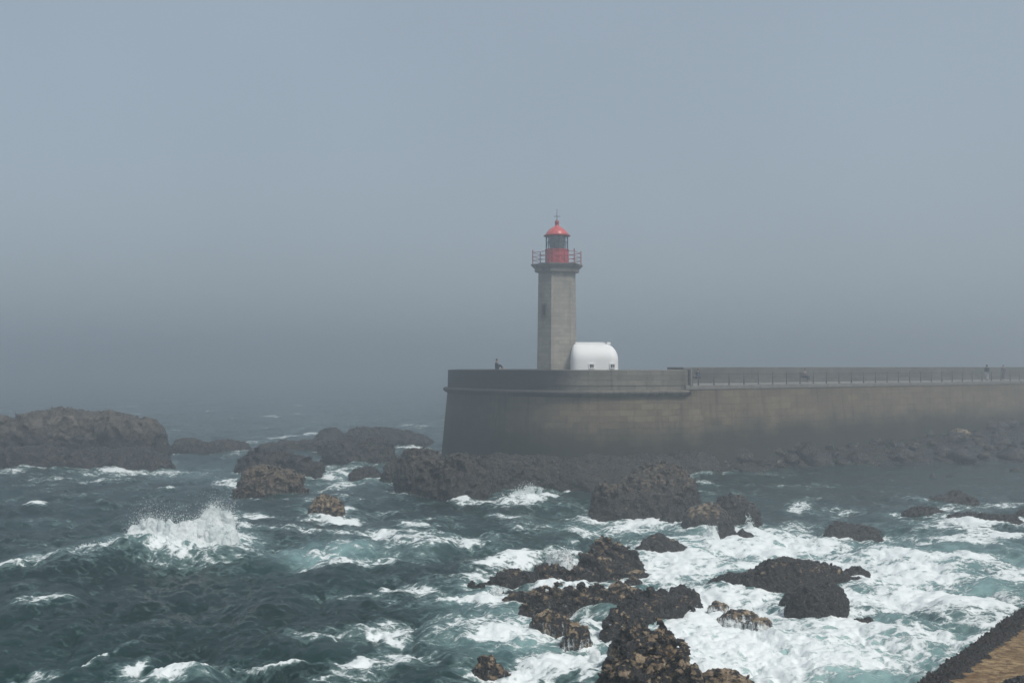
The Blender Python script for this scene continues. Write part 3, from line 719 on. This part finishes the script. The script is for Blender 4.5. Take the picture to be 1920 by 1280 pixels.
PAINT = [  # px, py, half-width, half-height, tilt, strength      (foam the photo shows, laid on the water)
 (1350, 1215, 190, 70, 0, 1.0), (1520, 1225, 250, 60, 0, .90), (1650, 1072, 220, 46, 8, .84), (1420, 1020, 210, 28, 0, .86), (1280, 1052, 110, 42, 0, .92),
 (1570, 1140, 110, 40, 0, .85), (1700, 1130, 150, 45, 6, .78), (1850, 1075, 130, 40, 10, .5), (1400, 1128, 80, 40, 0, .9), (1320, 1150, 60, 45, 0, .95), (1750, 1205, 110, 40, 8, .62),
 (1640, 1238, 110, 50, 0, .7), (1240, 1075, 60, 25, 0, .9), (1050, 1102, 80, 9, 0, .92), (1115, 1185, 26, 18, 0, 1.0), (1450, 1050, 120, 20, 0, .75), (1780, 1015, 110, 14, 8, .45), (1660, 1005, 60, 12, 0, .55), (1880, 1130, 80, 30, 10, .55),
 (860, 1122, 60, 10, 2, .85), (960, 1052, 80, 14, -6, .82), (1040, 1042, 40, 22, -10, .8), (960, 1190, 110, 26, 4, .68), (1050, 1230, 90, 22, 0, .78), (900, 1160, 70, 26, 0, .52), (1110, 1235, 30, 30, 0, .85),
 (1000, 1250, 70, 22, 0, .55), (880, 1085, 40, 8, 0, .5), (1120, 1120, 40, 10, 0, .5), (930, 1125, 30, 22, 0, .85),
 (640, 1035, 110, 16, 3, .40), (800, 1020, 130, 9, 2, .62), (590, 1002, 60, 7, 6, .68), (690, 1052, 80, 8, -5, .60), (900, 1015, 70, 8, 0, .40), (640, 978, 55, 7, 0, .80), (600, 1042, 55, 9, 0, .58), (720, 1005, 60, 7, 0, .5),
 (100, 1057, 110, 14, -8, .66), (35, 1073, 60, 9, -4, .85), (210, 1035, 80, 18, -12, .74), (350, 1025, 110, 26, 0, 1.15), (300, 1050, 90, 10, 0, .5),
 (250, 884, 130, 8, 0, .62), (60, 880, 70, 6, -3, .5), (640, 878, 80, 12, 0, .52), (660, 902, 70, 12, 0, .45), (430, 905, 30, 9, 0, .7), (470, 925, 22, 6, 25, .8), (460, 975, 70, 6, 0, .58), (820, 918, 60, 8, 0, .50), (150, 900, 120, 8, 0, .38),
 (990, 937, 55, 11, -3, .95), (860, 930, 18, 12, 0, .9), (930, 940, 60, 5, 0, .6), (1000, 985, 70, 14, 4, .36), (1070, 985, 40, 12, 30, .45), (1180, 982, 130, 10, 0, .66), (1250, 972, 60, 10, 0, .85), (1410, 1000, 90, 14, 0, .75), (1150, 950, 50, 8, 0, .4),
 (1760, 955, 80, 7, 0, .5), (1830, 990, 90, 8, 3, .58), (1780, 938, 60, 5, -4, .5), (1860, 945, 60, 8, 0, .4), (1620, 985, 60, 7, 0, .36), (1498, 950, 22, 9, 0, .6), (1590, 955, 45, 6, 6, .48), (1470, 868, 70, 4, 0, .42), (1440, 885, 50, 5, 0, .35), (1540, 1005, 90, 10, 0, .6), (1500, 910, 60, 5, 0, .36),
 (335, 1258, 85, 16, -6, .78), (60, 1258, 60, 11, -8, .64), (185, 1232, 45, 5, -28, .72), (540, 1246, 60, 6, 4, .85), (650, 1243, 60, 5, 0, .6), (745, 1185, 50, 10, 14, .50), (770, 1165, 60, 8, 0, .4), (890, 1245, 50, 18, 0, .62), (250, 1245, 40, 8, -25, .6), (800, 1230, 60, 16, 0, .42), (470, 1240, 40, 6, 10, .5), 
 (780, 1100, 60, 10, -4, .42), (860, 1195, 60, 16, 0, .5), (620, 837, 40, 6, 0, .75), (560, 815, 60, 3, -4, .6), (770, 838, 40, 5, 0, .6), (335, 845, 20, 4, 0, .7), (590, 832, 30, 5, 0, .5), (450, 850, 60, 5, 0, .36), (700, 855, 40, 4, 0, .4), (730, 893, 30, 7, 0, .6), (760, 912, 20, 6, 15, .7),
]
AER = [(1500, 1235, 280, 70, 0, 1.0), (1350, 1200, 200, 80, 0, .9), (1700, 1080, 260, 70, 6, .62), (1430, 1025, 220, 34, 0, .65), (1280, 1050, 120, 50, 0, .7), (980, 1190, 150, 40, 0, .5), (920, 1130, 90, 30, 0, .45),
       (620, 1040, 110, 18, 0, .50), (700, 1030, 180, 26, 0, .22), (340, 1022, 120, 22, 0, .7), (120, 1050, 130, 14, -8, .4), (650, 890, 110, 30, 0, .26), (300, 885, 200, 16, 0, .2), (1200, 985, 160, 20, 0, .35), (780, 1200, 160, 40, 0, .12), (1850, 1080, 160, 60, 0, .5), (335, 1262, 90, 16, 0, .3)]
def paint(PX, PY, items, sharp=2.2):
    out = np.zeros_like(PX)
    for (x, y, a, b, r, s) in items:
        c, sn = math.cos(R(r)), math.sin(R(r)); dx, dy = PX-x, PY-y
        q = ((dx*c+dy*sn)/a)**2+((-dx*sn+dy*c)/b)**2
        out = np.maximum(out, s*np.exp(-(q**(sharp/2))*.8))
    return out
def ridge(PX, PY, x, y, a, b, r):
    c, sn = math.cos(R(r)), math.sin(R(r)); dx, dy = PX-x, PY-y
    return np.exp(-((dx*c+dy*sn)/a)**2-((-dx*sn+dy*c)/b)**2)
def build_sea():
    rows_px = np.concatenate([np.linspace(1420, 1300, 40, endpoint=False), np.linspace(1300, 735, 640, endpoint=False), np.linspace(735, 692.8, 60)])
    Yr = np.concatenate([np.linspace(-40, 22, 12, endpoint=False), depth(rows_px)])
    uc = np.linspace(-1, 1, 900)
    X = (np.abs(Yr)[:, None]*.56+9.0)*uc[None, :]; Yg = np.broadcast_to(Yr[:, None], X.shape).copy()
    far = np.abs(Yr)[:, None]
    PX = 960+F*X/np.maximum(Yg, 5); PY = HOR+F*H/np.maximum(Yg, 5)
    x, y = X.ravel(), Yg.ravel()
    T1 = fft_tile(512, 97.0, 7.5, R(-20), 11, 1.2, 40); T2 = fft_tile(512, 31.0, 3.6, R(35), 12, .35, 6); T3 = fft_tile(512, 13.0, 2.2, R(-5), 13, .09, 1.6)
    c, s = math.cos(R(23)), math.sin(R(23)); xr, yr = x*c-y*s, x*s+y*c
    fade = np.exp(-np.maximum(far, 0)/420.0)
    calm = (1-.72*smooth(1330, 1450, PX)*smooth(1000, 900, PY)).ravel()           # sheltered bay
    foamy = paint(PX, PY, AER).ravel()
    h1, dx1, dy1 = (lookup(t, x, y, 97.0) for t in T1); h2, dx2, dy2 = (lookup(t, xr, yr, 31.0) for t in T2)
    h3, dx3, dy3 = (lookup(t, x*.94+y*.34, y*.94-x*.34, 13.0) for t in T3)
    A1 = .19*calm*(1-.25*foamy); A2 = .11*(.3+.7*calm); A3 = .038*(.4+.6*calm)
    z = A1*h1+A2*h2+A3*h3
    ox = A1*dx1*1.0+A2*(dx2*c+dy2*s)*.9; oy = A1*dy1*1.0+A2*(-dx2*s+dy2*c)*.9
    ff = np.broadcast_to(fade, X.shape).ravel()
    z, ox, oy = z*ff, ox*ff, oy*ff
    PXr, PYr = PX.ravel(), PY.ravel()
    lump = fbm(np.stack([x*1.1, y*1.1, x*0], 1), 5, 91)
    wave = .9*ridge(PXr, PYr, 345, 1042, 110, 11, 0)+.55*ridge(PXr, PYr, 170, 1055, 150, 13, -9)+.35*ridge(PXr, PYr, 30, 1078, 80, 9, -4)
    wave += .75*ridge(PXr, PYr, 990, 938, 60, 11, -3)+.35*ridge(PXr, PYr, 860, 934, 20, 8, 0)+.30*ridge(PXr, PYr, 650, 1035, 110, 12, 0)+.28*ridge(PXr, PYr, 820, 1022, 150, 8, 2)
    wave += .30*ridge(PXr, PYr, 560, 1250, 90, 7, 4)+.25*ridge(PXr, PYr, 185, 1234, 60, 7, -28)+.35*ridge(PXr, PYr, 1680, 1040, 120, 14, 8)+.3*ridge(PXr, PYr, 1820, 1062, 80, 18, 14)+.4*ridge(PXr, PYr, 340, 1262, 90, 14, -6)
    wave += .42*ridge(PXr, PYr, 1040, 1102, 80, 7, 0)+.35*ridge(PXr, PYr, 1110, 1180, 22, 14, 0)+.3*ridge(PXr, PYr, 1250, 1085, 50, 8, 0)
    wave += .35*ridge(PXr, PYr, 860, 1123, 70, 8, 2)+.3*ridge(PXr, PYr, 960, 1052, 90, 10, -6)
    z += wave*(1+.45*lump)
    heap = paint(PX, PY, PAINT).ravel()
    z += heap*.10*fbm(np.stack([x*2.2, y*2.2, x*0], 1), 4, 77, .6, 'b')*ff
    # foam: painted + around rocks + crests
    near = np.zeros_like(x)
    wob = .55*fbm(np.stack([x*.55, y*.55, x*0+3], 1), 3, 41)
    for (rx0, ry0, ra, rb, rz) in ROCK_FOOT:
        m = (np.abs(x-rx0) < ra*1.5+3) & (np.abs(y-ry0) < rb*1.5+3)
        if not m.any(): continue
        q = np.sqrt(((x[m]-rx0)/ra)**2+((y[m]-ry0)/rb)**2)
        dist = (q-1)*min(ra, rb)
        w = np.clip(1-np.maximum(dist, 0)/(.55+.25*min(ra, rb)), 0, 1)*(1 if ry0 < 66 else .62)
        near[m] = np.maximum(near[m], w)
    near *= (.62+wob)*calm*.92
    big = fbm(np.stack([x*.35, y*.35, x*0], 1), 4, 55)
    crest = smooth(1.5, 2.8, h1+.55*h2)*.55*calm*ff
    big2 = fbm(np.stack([x*.95, y*.8, x*0+9], 1), 4, 58, .6)
    foam = np.maximum.reduce([heap*np.clip(.86+.35*big+(.95-.5*foamy)*big2, .25, 1.3), near*.85, crest])+.12*heap*near
    mid = smooth(420, 620, PXr)+smooth(1100, 1000, PYr)*.6; mid = np.clip(mid, .12, 1)
    foam += .40*calm*mid*smooth(-.12, .40, big)*ff
    aer = np.clip(np.maximum(foamy, .55*near*calm), 0, 1)
    V = np.stack([x+ox, y+oy, z], 1)
    ny, nx = X.shape; idx = np.arange(nx*ny).reshape(ny, nx)
    Fc = np.stack([idx[:-1, :-1], idx[:-1, 1:], idx[1:, 1:], idx[1:, :-1]], -1).reshape(-1, 4)
    o = mesh_np('sea', V, Fc, M_SEA, None, True, dict(foam=np.clip(foam, 0, 1.2), aerated=aer))
    return tag(o, 'choppy dark teal sea streaked with white foam', 'sea', kind='structure')
sea = build_sea()

# ------------------------------------------------------------------ spray: clots and droplets of thrown water
OCT_V = np.array([(1, 0, 0), (-1, 0, 0), (0, 1, 0), (0, -1, 0), (0, 0, 1), (0, 0, -1)], float)
OCT_F = np.array([(0, 2, 4), (2, 1, 4), (1, 3, 4), (3, 0, 4), (2, 0, 5), (1, 2, 5), (3, 1, 5), (0, 3, 5)])
def droplets(P, r):
    P = np.asarray(P); r = np.asarray(r)
    j = 1+.35*rng.normal(size=(len(P), 6, 1))*.6
    V = P[:, None, :]+OCT_V[None]*j*r[:, None, None]
    Fc = OCT_F[None]+(np.arange(len(P))*6)[:, None, None]
    return V.reshape(-1, 3), Fc.reshape(-1, 3)
def burst(name, label, cols, Y, thick, n, rmin, rmax, loft=.5):
    """a heap of white water with a ragged top plus flying droplets; cols: (px, top row, base row) outline"""
    cols = np.array(cols, float); sc = Y/F
    X0, X1 = (cols[0, 0]-960)*sc-.3, (cols[-1, 0]-960)*sc+.3
    topz = H-(cols[:, 1]-HOR)*sc; basz = H-(cols[:, 2]-HOR)*sc; cx = (cols[:, 0]-960)*sc
    tw = thick*1.5
    h = max(.035, Y/1067*.9)
    ax = [np.arange(a_, b_+h, h) for a_, b_ in ((X0, X1), (Y-tw*1.6-.2, Y+tw*1.6+.2), (-.5, topz.max()+.5))]
    G = np.meshgrid(*ax, indexing='ij'); P = np.stack([g.ravel() for g in G], 1)
    ht = np.interp(P[:, 0], cx, topz)+.05; hb = np.interp(P[:, 0], cx, basz)
    edge = np.clip(np.minimum(P[:, 0]-cx[0], cx[-1]-P[:, 0])/.5, 0, 1)
    t = np.clip((P[:, 2]-hb+.5)/np.maximum(ht-hb+.35, .1), 0, 3)
    hgt = float((topz-basz).max()); am = min(.42, .22*hgt+.05)
    f = (tw*(np.sqrt(edge)*1.15-.15-t**1.15)-np.abs(P[:, 1]-Y-.25*np.sin(P[:, 0]*1.7)*thick))*.7
    m = np.abs(f) < am*2.2+.1
    f[m] += am*(.70*fbm(P[m]*1.1*np.array((1, 1, .7)), 5, 61, .5, 'b')+.22*fbm(P[m]*4.5, 3, 65, .6)+.25)
    f = f.reshape(G[0].shape)
    f[0] = f[-1] = -1; f[:, 0] = f[:, -1] = -1; f[:, :, -1] = -1
    V, Fq = surface_net(f, np.array([a_[0] for a_ in ax]), h)
    V = V+vnormals(V, Fq)*(fbm(V*6, 4, 71, .6)*.06)[:, None]
    core = np.concatenate([Fq[:, [0, 1, 2]], Fq[:, [0, 2, 3]]])
    # droplets start on the skin of the heap and fly up and out
    pick = V[rng.integers(0, len(V), n*3)]; w = np.clip((pick[:, 2]-.1)/max(topz.max(), .3), 0.02, 1)
    pick = pick[rng.random(len(pick)) < w**1.2][:n]; k = len(pick)
    fly = np.abs(rng.normal(size=k))**1.7*loft*.24*hgt; clump = fbm(pick*1.3, 3, 72)
    fly *= np.clip(.55+1.6*clump, .05, 2)
    dr = pick+np.stack([rng.normal(size=k)*.08+.10*fly*rng.normal(size=k)*2, rng.normal(size=k)*.12, fly], 1)
    r = (rmin+(rmax-rmin)*rng.random(k)**3)*np.clip(1.1-fly/(.9*hgt+.1), .3, 1)
    V2, F2 = droplets(dr, r)
    return tag(mesh_np(name, np.concatenate([V, V2]), np.concatenate([core, F2+len(V)]), M_SPRAY, None, True), label, 'spray', kind='stuff')
burst('sea_spray', 'tall white burst of spray from the breaking wave at left', [(225, 1010, 1042), (245, 984, 1050), (275, 970, 1054), (320, 976, 1056), (355, 974, 1056), (385, 960, 1054), (410, 953, 1050), (432, 962, 1046), (448, 1000, 1042), (462, 1032, 1040)], 50.8, 1.3, 16000, .007, .026, 1.1)
burst('sea_spray', 'low ragged foam crest trailing left of the spray burst', [(40, 1056, 1068), (120, 1040, 1056), (165, 1022, 1046), (200, 1018, 1044), (235, 1008, 1044)], 49.0, .4, 2500, .010, .04, .9)
burst('sea_spray', 'white breaker curling against the brown rock apron', [(925, 936, 945), (955, 925, 950), (990, 920, 950), (1025, 921, 948), (1045, 934, 945)], 71.5, .5, 2500, .012, .05, .6)
burst('sea_spray', 'small white splash against the dark rock mass at the pier foot', [(843, 930, 938), (855, 917, 938), (864, 918, 938), (873, 932, 937)], 71.8, .3, 1500, .014, .09, .6)
burst('sea_spray', 'thin splash beside the small black knob', [(1388, 990, 1000), (1398, 972, 1002), (1412, 982, 1002), (1425, 996, 1003)], 56.5, .3, 1000, .012, .05, .7)
burst('sea_spray', 'splash between the smooth tan boulder and the black knob', [(1310, 992, 1000), (1322, 984, 1002), (1340, 990, 1004), (1352, 998, 1004)], 55.0, .3, 900, .012, .05, .7)
burst('sea_spray', 'white water thrown up left of the peaked rock', [(1010, 1048, 1062), (1040, 1030, 1064), (1066, 1026, 1062), (1082, 1044, 1060)], 47.0, .4, 2200, .012, .06, .4)
burst('sea_spray', 'splash in the gap below the waterfall ledge', [(1098, 1210, 1232), (1112, 1196, 1232), (1128, 1202, 1230), (1140, 1216, 1228)], 33.0, .25, 1500, .009, .04, .5)
burst('sea_spray', 'white water where the ledge meets the open sea', [(900, 1108, 1122), (925, 1098, 1128), (945, 1112, 1132), (965, 1140, 1150)], 40.5, .35, 1800, .01, .05, .4)

# ------------------------------------------------------------------ mussel-edged slipway in the lower right corner
SZ = 1.35
A_ = Vector(at(1716, 1284, depth(1284, SZ))).to_2d(); B_ = Vector(at(1922, 1136, depth(1136, SZ))).to_2d()
dS = (B_-A_).normalized(); nS = Vector((dS.y, -dS.x))
slip = tag(empty('slipway', (A_.x, A_.y, 0)), 'brown stained concrete slipway with mussel-crusted edge in the lower right corner', 'slipway')
def slip_grid(s0, s1, w0, w1, ns, nw, fz):
    s_ = np.linspace(s0, s1, ns); w_ = np.linspace(w0, w1, nw); SS, WW = np.meshgrid(s_, w_)
    X = A_.x+dS.x*SS+nS.x*WW; Y = A_.y+dS.y*SS+nS.y*WW
    V = np.stack([X.ravel(), Y.ravel(), fz(SS.ravel(), WW.ravel(), X.ravel(), Y.ravel())], 1); idx = np.arange(ns*nw).reshape(nw, ns)
    return V, np.stack([idx[:-1, :-1], idx[:-1, 1:], idx[1:, 1:], idx[1:, :-1]], -1).reshape(-1, 4)
def slip_mat():
    t = NT('stained_concrete'); P = t.pos()
    st = t.map(P, (1.0, 1.15, 1))
    n = t.noise(st, 5.0, 10, .80, .1); n2 = t.noise(P, .8, 5, .6)
    c = t.mix(t.ramp(n, .36, .64), (.065, .030, .009), (.34, .245, .13))
    c = t.mix(t.ramp(n2, .40, .66, 0, .8), c, (.10, .05, .016))
    c = t.mix(t.ramp(t.noise(P, 12, 5, .7), .55, .75, 0, .7), c, (.07, .035, .015))
    return t.done(c, .75, t.bump(t.noise(P, 8, 6, .7), .5, .04), .3)
V, Fc = slip_grid(-8, 22, .0, 14, 200, 90, lambda s, w, x, y: SZ+.05*w*0+.02*fbm(np.stack([x*2, y*2, x*0], 1), 3, 3))
sp1 = mesh_np('slab', V, Fc, slip_mat())
def mfz(s, w, x, y):
    p = np.stack([x*5.0, y*5.0, x*0], 1); wob = .28*fbm(np.stack([x*1.3, y*1.3, x*0], 1), 4, 9)
    prof = smooth(.70, .28, w+1.3*wob)
    z = SZ-.04+prof*(.12+.13*fbm(p, 4, 14, .6, 'b'))
    return z
V, Fc = slip_grid(-8, 22, -.06, 1.15, 900, 40, mfz)
jit = fbm(V*6.0, 3, 22); V[:, 0] += jit*.07*dS.y; V[:, 1] -= jit*.07*dS.x
nv = len(V)
sp2 = mesh_np('mussel_bed', V, Fc, M_ROCK, None, True, dict(cover=np.full(nv, .84), wash=np.zeros(nv), tone=np.zeros(nv)))
V, Fc = slip_grid(-8, 22, 0, 1, 500, 14, lambda s, w, x, y: x*0)
s_ = np.tile(np.linspace(-8, 22, 500), 14); dep = np.repeat(np.linspace(0, 1, 14), 500)
V[:, 0] = A_.x+dS.x*s_-nS.x*(.05+.25*dep); V[:, 1] = A_.y+dS.y*s_-nS.y*(.05+.25*dep); V[:, 2] = SZ+.06-2.4*dep
b_ = fbm(V*3.5, 4, 8, .6, 'b')*.10*smooth(0, .1, dep); V[:, 0] -= nS.x*b_; V[:, 1] -= nS.y*b_
sp3 = mesh_np('edge_wall', V, Fc, M_ROCK, None, True, dict(cover=np.full(len(V), .92), wash=np.zeros(len(V)), tone=np.zeros(len(V))))
hang(slip, sp1, sp2, sp3)
def corner_clump():
    c = Vector(at(1918, 1288, depth(1288, SZ)))
    bm = bmesh.new(); bmesh.ops.create_icosphere(bm, subdivisions=5, radius=1)
    co = np.array([v.co for v in bm.verts]); n1 = fbm(co*2.2, 5, 3, .6, 'b')
    V = co*(1+.3*n1[:, None])*np.array((.55, .5, .28)); Fc = np.array([[v.index for v in f.verts] for f in bm.faces]); bm.free()
    n = len(V); o = mesh_np('mussel_clump', V, Fc, M_ROCK, None, True, dict(cover=np.full(n, .95), wash=np.zeros(n), tone=np.zeros(n)))
    o.location = (c.x, c.y, SZ); return tag(o, 'small black mussel clump on the brown slipway in the corner', 'mussels')
corner_clump()

# ------------------------------------------------------------------ people
M_SKIN = simple('skin', (.42, .25, .18), .6, .06)
def cloth(n, c): return simple(n, c, .85, .12, 12)
def skinned(name, verts, edges, radii, mat, parent=None, sub=1):
    me = bpy.data.meshes.new(name+'_cage'); me.from_pydata([tuple(v) for v in verts], edges, [])
    o = bpy.data.objects.new(name, me); C.objects.link(o)
    md = o.modifiers.new('skin', 'SKIN'); md.use_smooth_shade = True
    for i, r in enumerate(radii):
        sv = me.skin_vertices[0].data[i]; sv.radius = (r, r) if not isinstance(r, tuple) else r
    me.skin_vertices[0].data[0].use_root = True
    sb = o.modifiers.new('sub', 'SUBSURF'); sb.levels = sub; sb.render_levels = sub
    dg = bpy.context.evaluated_depsgraph_get(); dg.update()
    m2 = bpy.data.meshes.new_from_object(o.evaluated_get(dg)); m2.name = name
    bpy.data.objects.remove(o); bpy.data.meshes.remove(me)
    m2.materials.clear(); m2.materials.append(mat)
    for p in m2.polygons: p.use_smooth = True
    ob = bpy.data.objects.new(name, m2); C.objects.link(ob)
    if parent: ob.parent = parent
    return ob
def person(loc, rz, J, label, top, legs, hair, hooded=False, group=None):
    """J: joint positions in metres, +x = the way the person faces"""
    root = tag(empty('person', loc), label, 'person', group); root.rotation_euler.z = rz
    V = []; E = []; Rr = []
    def add(p, r, par=None):
        V.append(Vector(p)); Rr.append(r)
        if par is not None: E.append((par, len(V)-1))
        return len(V)-1
    pel = add(J['pelvis'], (.15, .11)); ch = add(J['chest'], (.17, .12), pel); nb = add(J['neck'], .065, ch)
    hd = Vector(J['head']); up = (hd-Vector(J['neck'])).normalized()
    h1 = add(hd-up*.05, (.072, .08), nb); h2 = add(hd+up*.04, (.082, .098), h1); add(hd+up*.11, .055, h2)
    fw = Vector((1, 0, 0)); 
    add(hd+fw*.105-up*.01, .014, h2)                                   # nose
    ids = {}
    for s, sd in (('l', 1), ('r', -1)):
        sh_ = add(J['sh_'+s], .062, ch); el = add(J['el_'+s], .045, sh_); wr = add(J['wr_'+s], .03, el)
        d = (Vector(J['wr_'+s])-Vector(J['el_'+s])).normalized(); q = d.cross(Vector((0, 1, 0)));  q = q.normalized() if q.length > .1 else Vector((0, 0, 1))
        pm = add(Vector(J['wr_'+s])+d*.07, (.038, .02), wr)
        for k, (off, ln) in enumerate(((-.03, .075), (-.01, .085), (.01, .08), (.03, .06))):
            a = add(Vector(J['wr_'+s])+d*(.10+ln*.5)+q*off, .0095, pm); add(Vector(J['wr_'+s])+d*(.10+ln)+q*off+Vector((0, -sd*.02, 0)), .008, a)
        a = add(Vector(J['wr_'+s])+d*.05+q*-.045, .011, wr); add(Vector(J['wr_'+s])+d*.09+q*-.06, .009, a)
        hp = add(J['hip_'+s], .085, pel); kn = add(J['kn_'+s], .06, hp); an_ = add(J['an_'+s], .042, kn); add(Vector(J['an_'+s])+Vector(J.get('foot', (.16, 0, -.04))), .038, an_)
    body = skinned('body', V, E, Rr, M_SKIN, root)
    def garment(name, chain, mat):
        vv, ee, rr = [], [], []
        for pth in chain:
            prev = None
            for (p, r) in pth:
                p = Vector(p); j = next((i for i, v in enumerate(vv) if (v-p).length < 1e-5), None)
                if j is None: vv.append(p); rr.append(r); j = len(vv)-1
                if prev is not None and (prev, j) not in ee: ee.append((prev, j))
                prev = j
        return skinned(name, vv, ee, rr, mat, root)
    garment('jacket', [[(J['pelvis'], (.185, .145)), (J['chest'], (.205, .155)), (J['neck'], .088)]]+[[(J['chest'], (.205, .155)), (J['sh_'+s], .085), (J['el_'+s], .068), (Vector(J['wr_'+s]).lerp(Vector(J['el_'+s]), .12), .05)] for s in 'lr'], top)
    garment('trousers', [[(J['pelvis'], (.175, .14)), (J['hip_'+s], .108), (J['kn_'+s], .085), (Vector(J['an_'+s]).lerp(Vector(J['kn_'+s]), .1), .07)] for s in 'lr'], legs)
    for s in 'lr':
        a = Vector(J['an_'+s]); f = Vector(J.get('foot', (.16, 0, -.04)))
        skinned('shoe', [a+Vector((-.03, 0, -.03)), a+f*.5+Vector((0, 0, -.03)), a+f+Vector((0, 0, -.01))], [(0, 1), (1, 2)], [.052, .05, .042], cloth('shoe', (.05, .05, .055)), root)
    m = MB(); c = hd+up*.055-fw*.022; m.sphere(c, .112 if not hooded else .135, .98, .86, 1.0, 14)
    bmesh.ops.bisect_plane(m.bm, geom=m.bm.verts[:]+m.bm.edges[:]+m.bm.faces[:], plane_co=hd+fw*.03+up*.0, plane_no=(fw*.8-up*.55), clear_outer=True)
    m.build('hood' if hooded else 'hair', top if hooded else hair, root, True)
    return root
STAND = dict(pelvis=(0, 0, .93), chest=(.01, 0, 1.32), neck=(.01, 0, 1.50), head=(.03, 0, 1.63), sh_l=(0, .19, 1.42), el_l=(-.03, .25, 1.13), wr_l=(.06, .24, .88), sh_r=(0, -.19, 1.42), el_r=(-.03, -.25, 1.13), wr_r=(.06, -.24, .88),
             hip_l=(0, .10, .86), kn_l=(.06, .10, .48), an_l=(.0, .10, .085), hip_r=(0, -.10, .86), kn_r=(.02, -.10, .48), an_r=(-.08, -.10, .085))
SIT = dict(pelvis=(0, 0, .12), chest=(-.02, 0, .50), neck=(.0, 0, .68), head=(.04, 0, .81), sh_l=(0, .19, .60), el_l=(.14, .22, .36), wr_l=(.36, .14, .34), sh_r=(0, -.19, .60), el_r=(.14, -.22, .36), wr_r=(.36, -.14, .34),
           hip_l=(.05, .10, .11), kn_l=(.46, .12, .14), an_l=(.48, .12, -.30), hip_r=(.05, -.10, .11), kn_r=(.46, -.12, .14), an_r=(.50, -.12, -.30))
KNEES = dict(SIT, kn_l=(.36, .11, .42), an_l=(.60, .11, .07), kn_r=(.34, -.11, .44), an_r=(.56, -.11, .07), el_l=(.16, .22, .42), wr_l=(.36, .10, .36), el_r=(.16, -.22, .42), wr_r=(.36, -.08, .38))
LEGSOUT = dict(SIT, chest=(-.06, 0, .50), kn_l=(.48, .11, .22), an_l=(.92, .11, .07), kn_r=(.47, -.11, .16), an_r=(.95, -.11, .07), el_l=(.02, .26, .34), wr_l=(.22, .2, .26), foot=(.04, 0, .12))
navy, black, white, grey, blue = cloth('navy_cloth', (.02, .025, .04)), cloth('black_cloth', (.015, .015, .018)), cloth('white_cloth', (.48, .48, .50)), cloth('grey_cloth', (.12, .12, .13)), cloth('blue_cloth', (.04, .06, .10))
brown_h = cloth('brown_hair', (.03, .02, .014))
def onpath(pxl, inset):
    best = min(range(len(front)), key=lambda i: abs(front[i].x/front[i].y-(pxl-960)/F)+(.0 if front[i].y < 104 else 9)); p = front[best]
    c = Vector((4, 103)); d = (c-p).normalized(); return p+d*inset
s_ = onpath(927, .5)
person((s_.x, s_.y, Z_PAR+.03), R(-6), KNEES, 'person in dark clothes sitting on the parapet with knees drawn up', navy, black, brown_h)
def onpier(pxl, off):
    u = (pxl-960)/F; p = P0+N*off; s = (u*p.y-p.x)/(D.x-u*D.y); return p+D*s
q = onpier(1850, 2.0); person((q.x, q.y, Z_DECK+.02), R(35), STAND, 'person in dark hooded top and white trousers standing on the pier', black, white, brown_h, True)
q = onpier(1881, 4.2); person((q.x, q.y, Z_DECK+.02), R(215), STAND, 'person in grey clothes standing farther along the pier', grey, grey, brown_h)
q = onpier(1509, 7.62); person((q.x, q.y, Z_DECK+.43), math.atan2(-N.y, -N.x), SIT, 'person in grey top and dark trousers sitting on the stone ledge', grey, navy, brown_h)
q = onpier(1309, 7.62); person((q.x, q.y, Z_DECK+.43), math.atan2(-D.y, -D.x), LEGSOUT, 'person in blue sitting on the ledge with legs stretched out', blue, navy, brown_h)

# ------------------------------------------------------------------ sea fog
def haze():
    t = bpy.data.materials.new('sea_fog'); t.use_nodes = True; n = t.node_tree; n.nodes.clear()
    out = n.nodes.new('ShaderNodeOutputMaterial'); v = n.nodes.new('ShaderNodeVolumePrincipled')
    v.inputs['Color'].default_value = (.74, .785, .825, 1); v.inputs['Density'].default_value = HAZE_DENSITY; v.inputs['Anisotropy'].default_value = .55
    n.links.new(v.outputs[0], out.inputs['Volume'])
    m = MB(); m.box((0, 1500, 10.6), (4600, 3400, 26.0)); o = m.build('haze', t); return tag(o, 'pale grey sea fog', 'fog', kind='stuff')
haze()
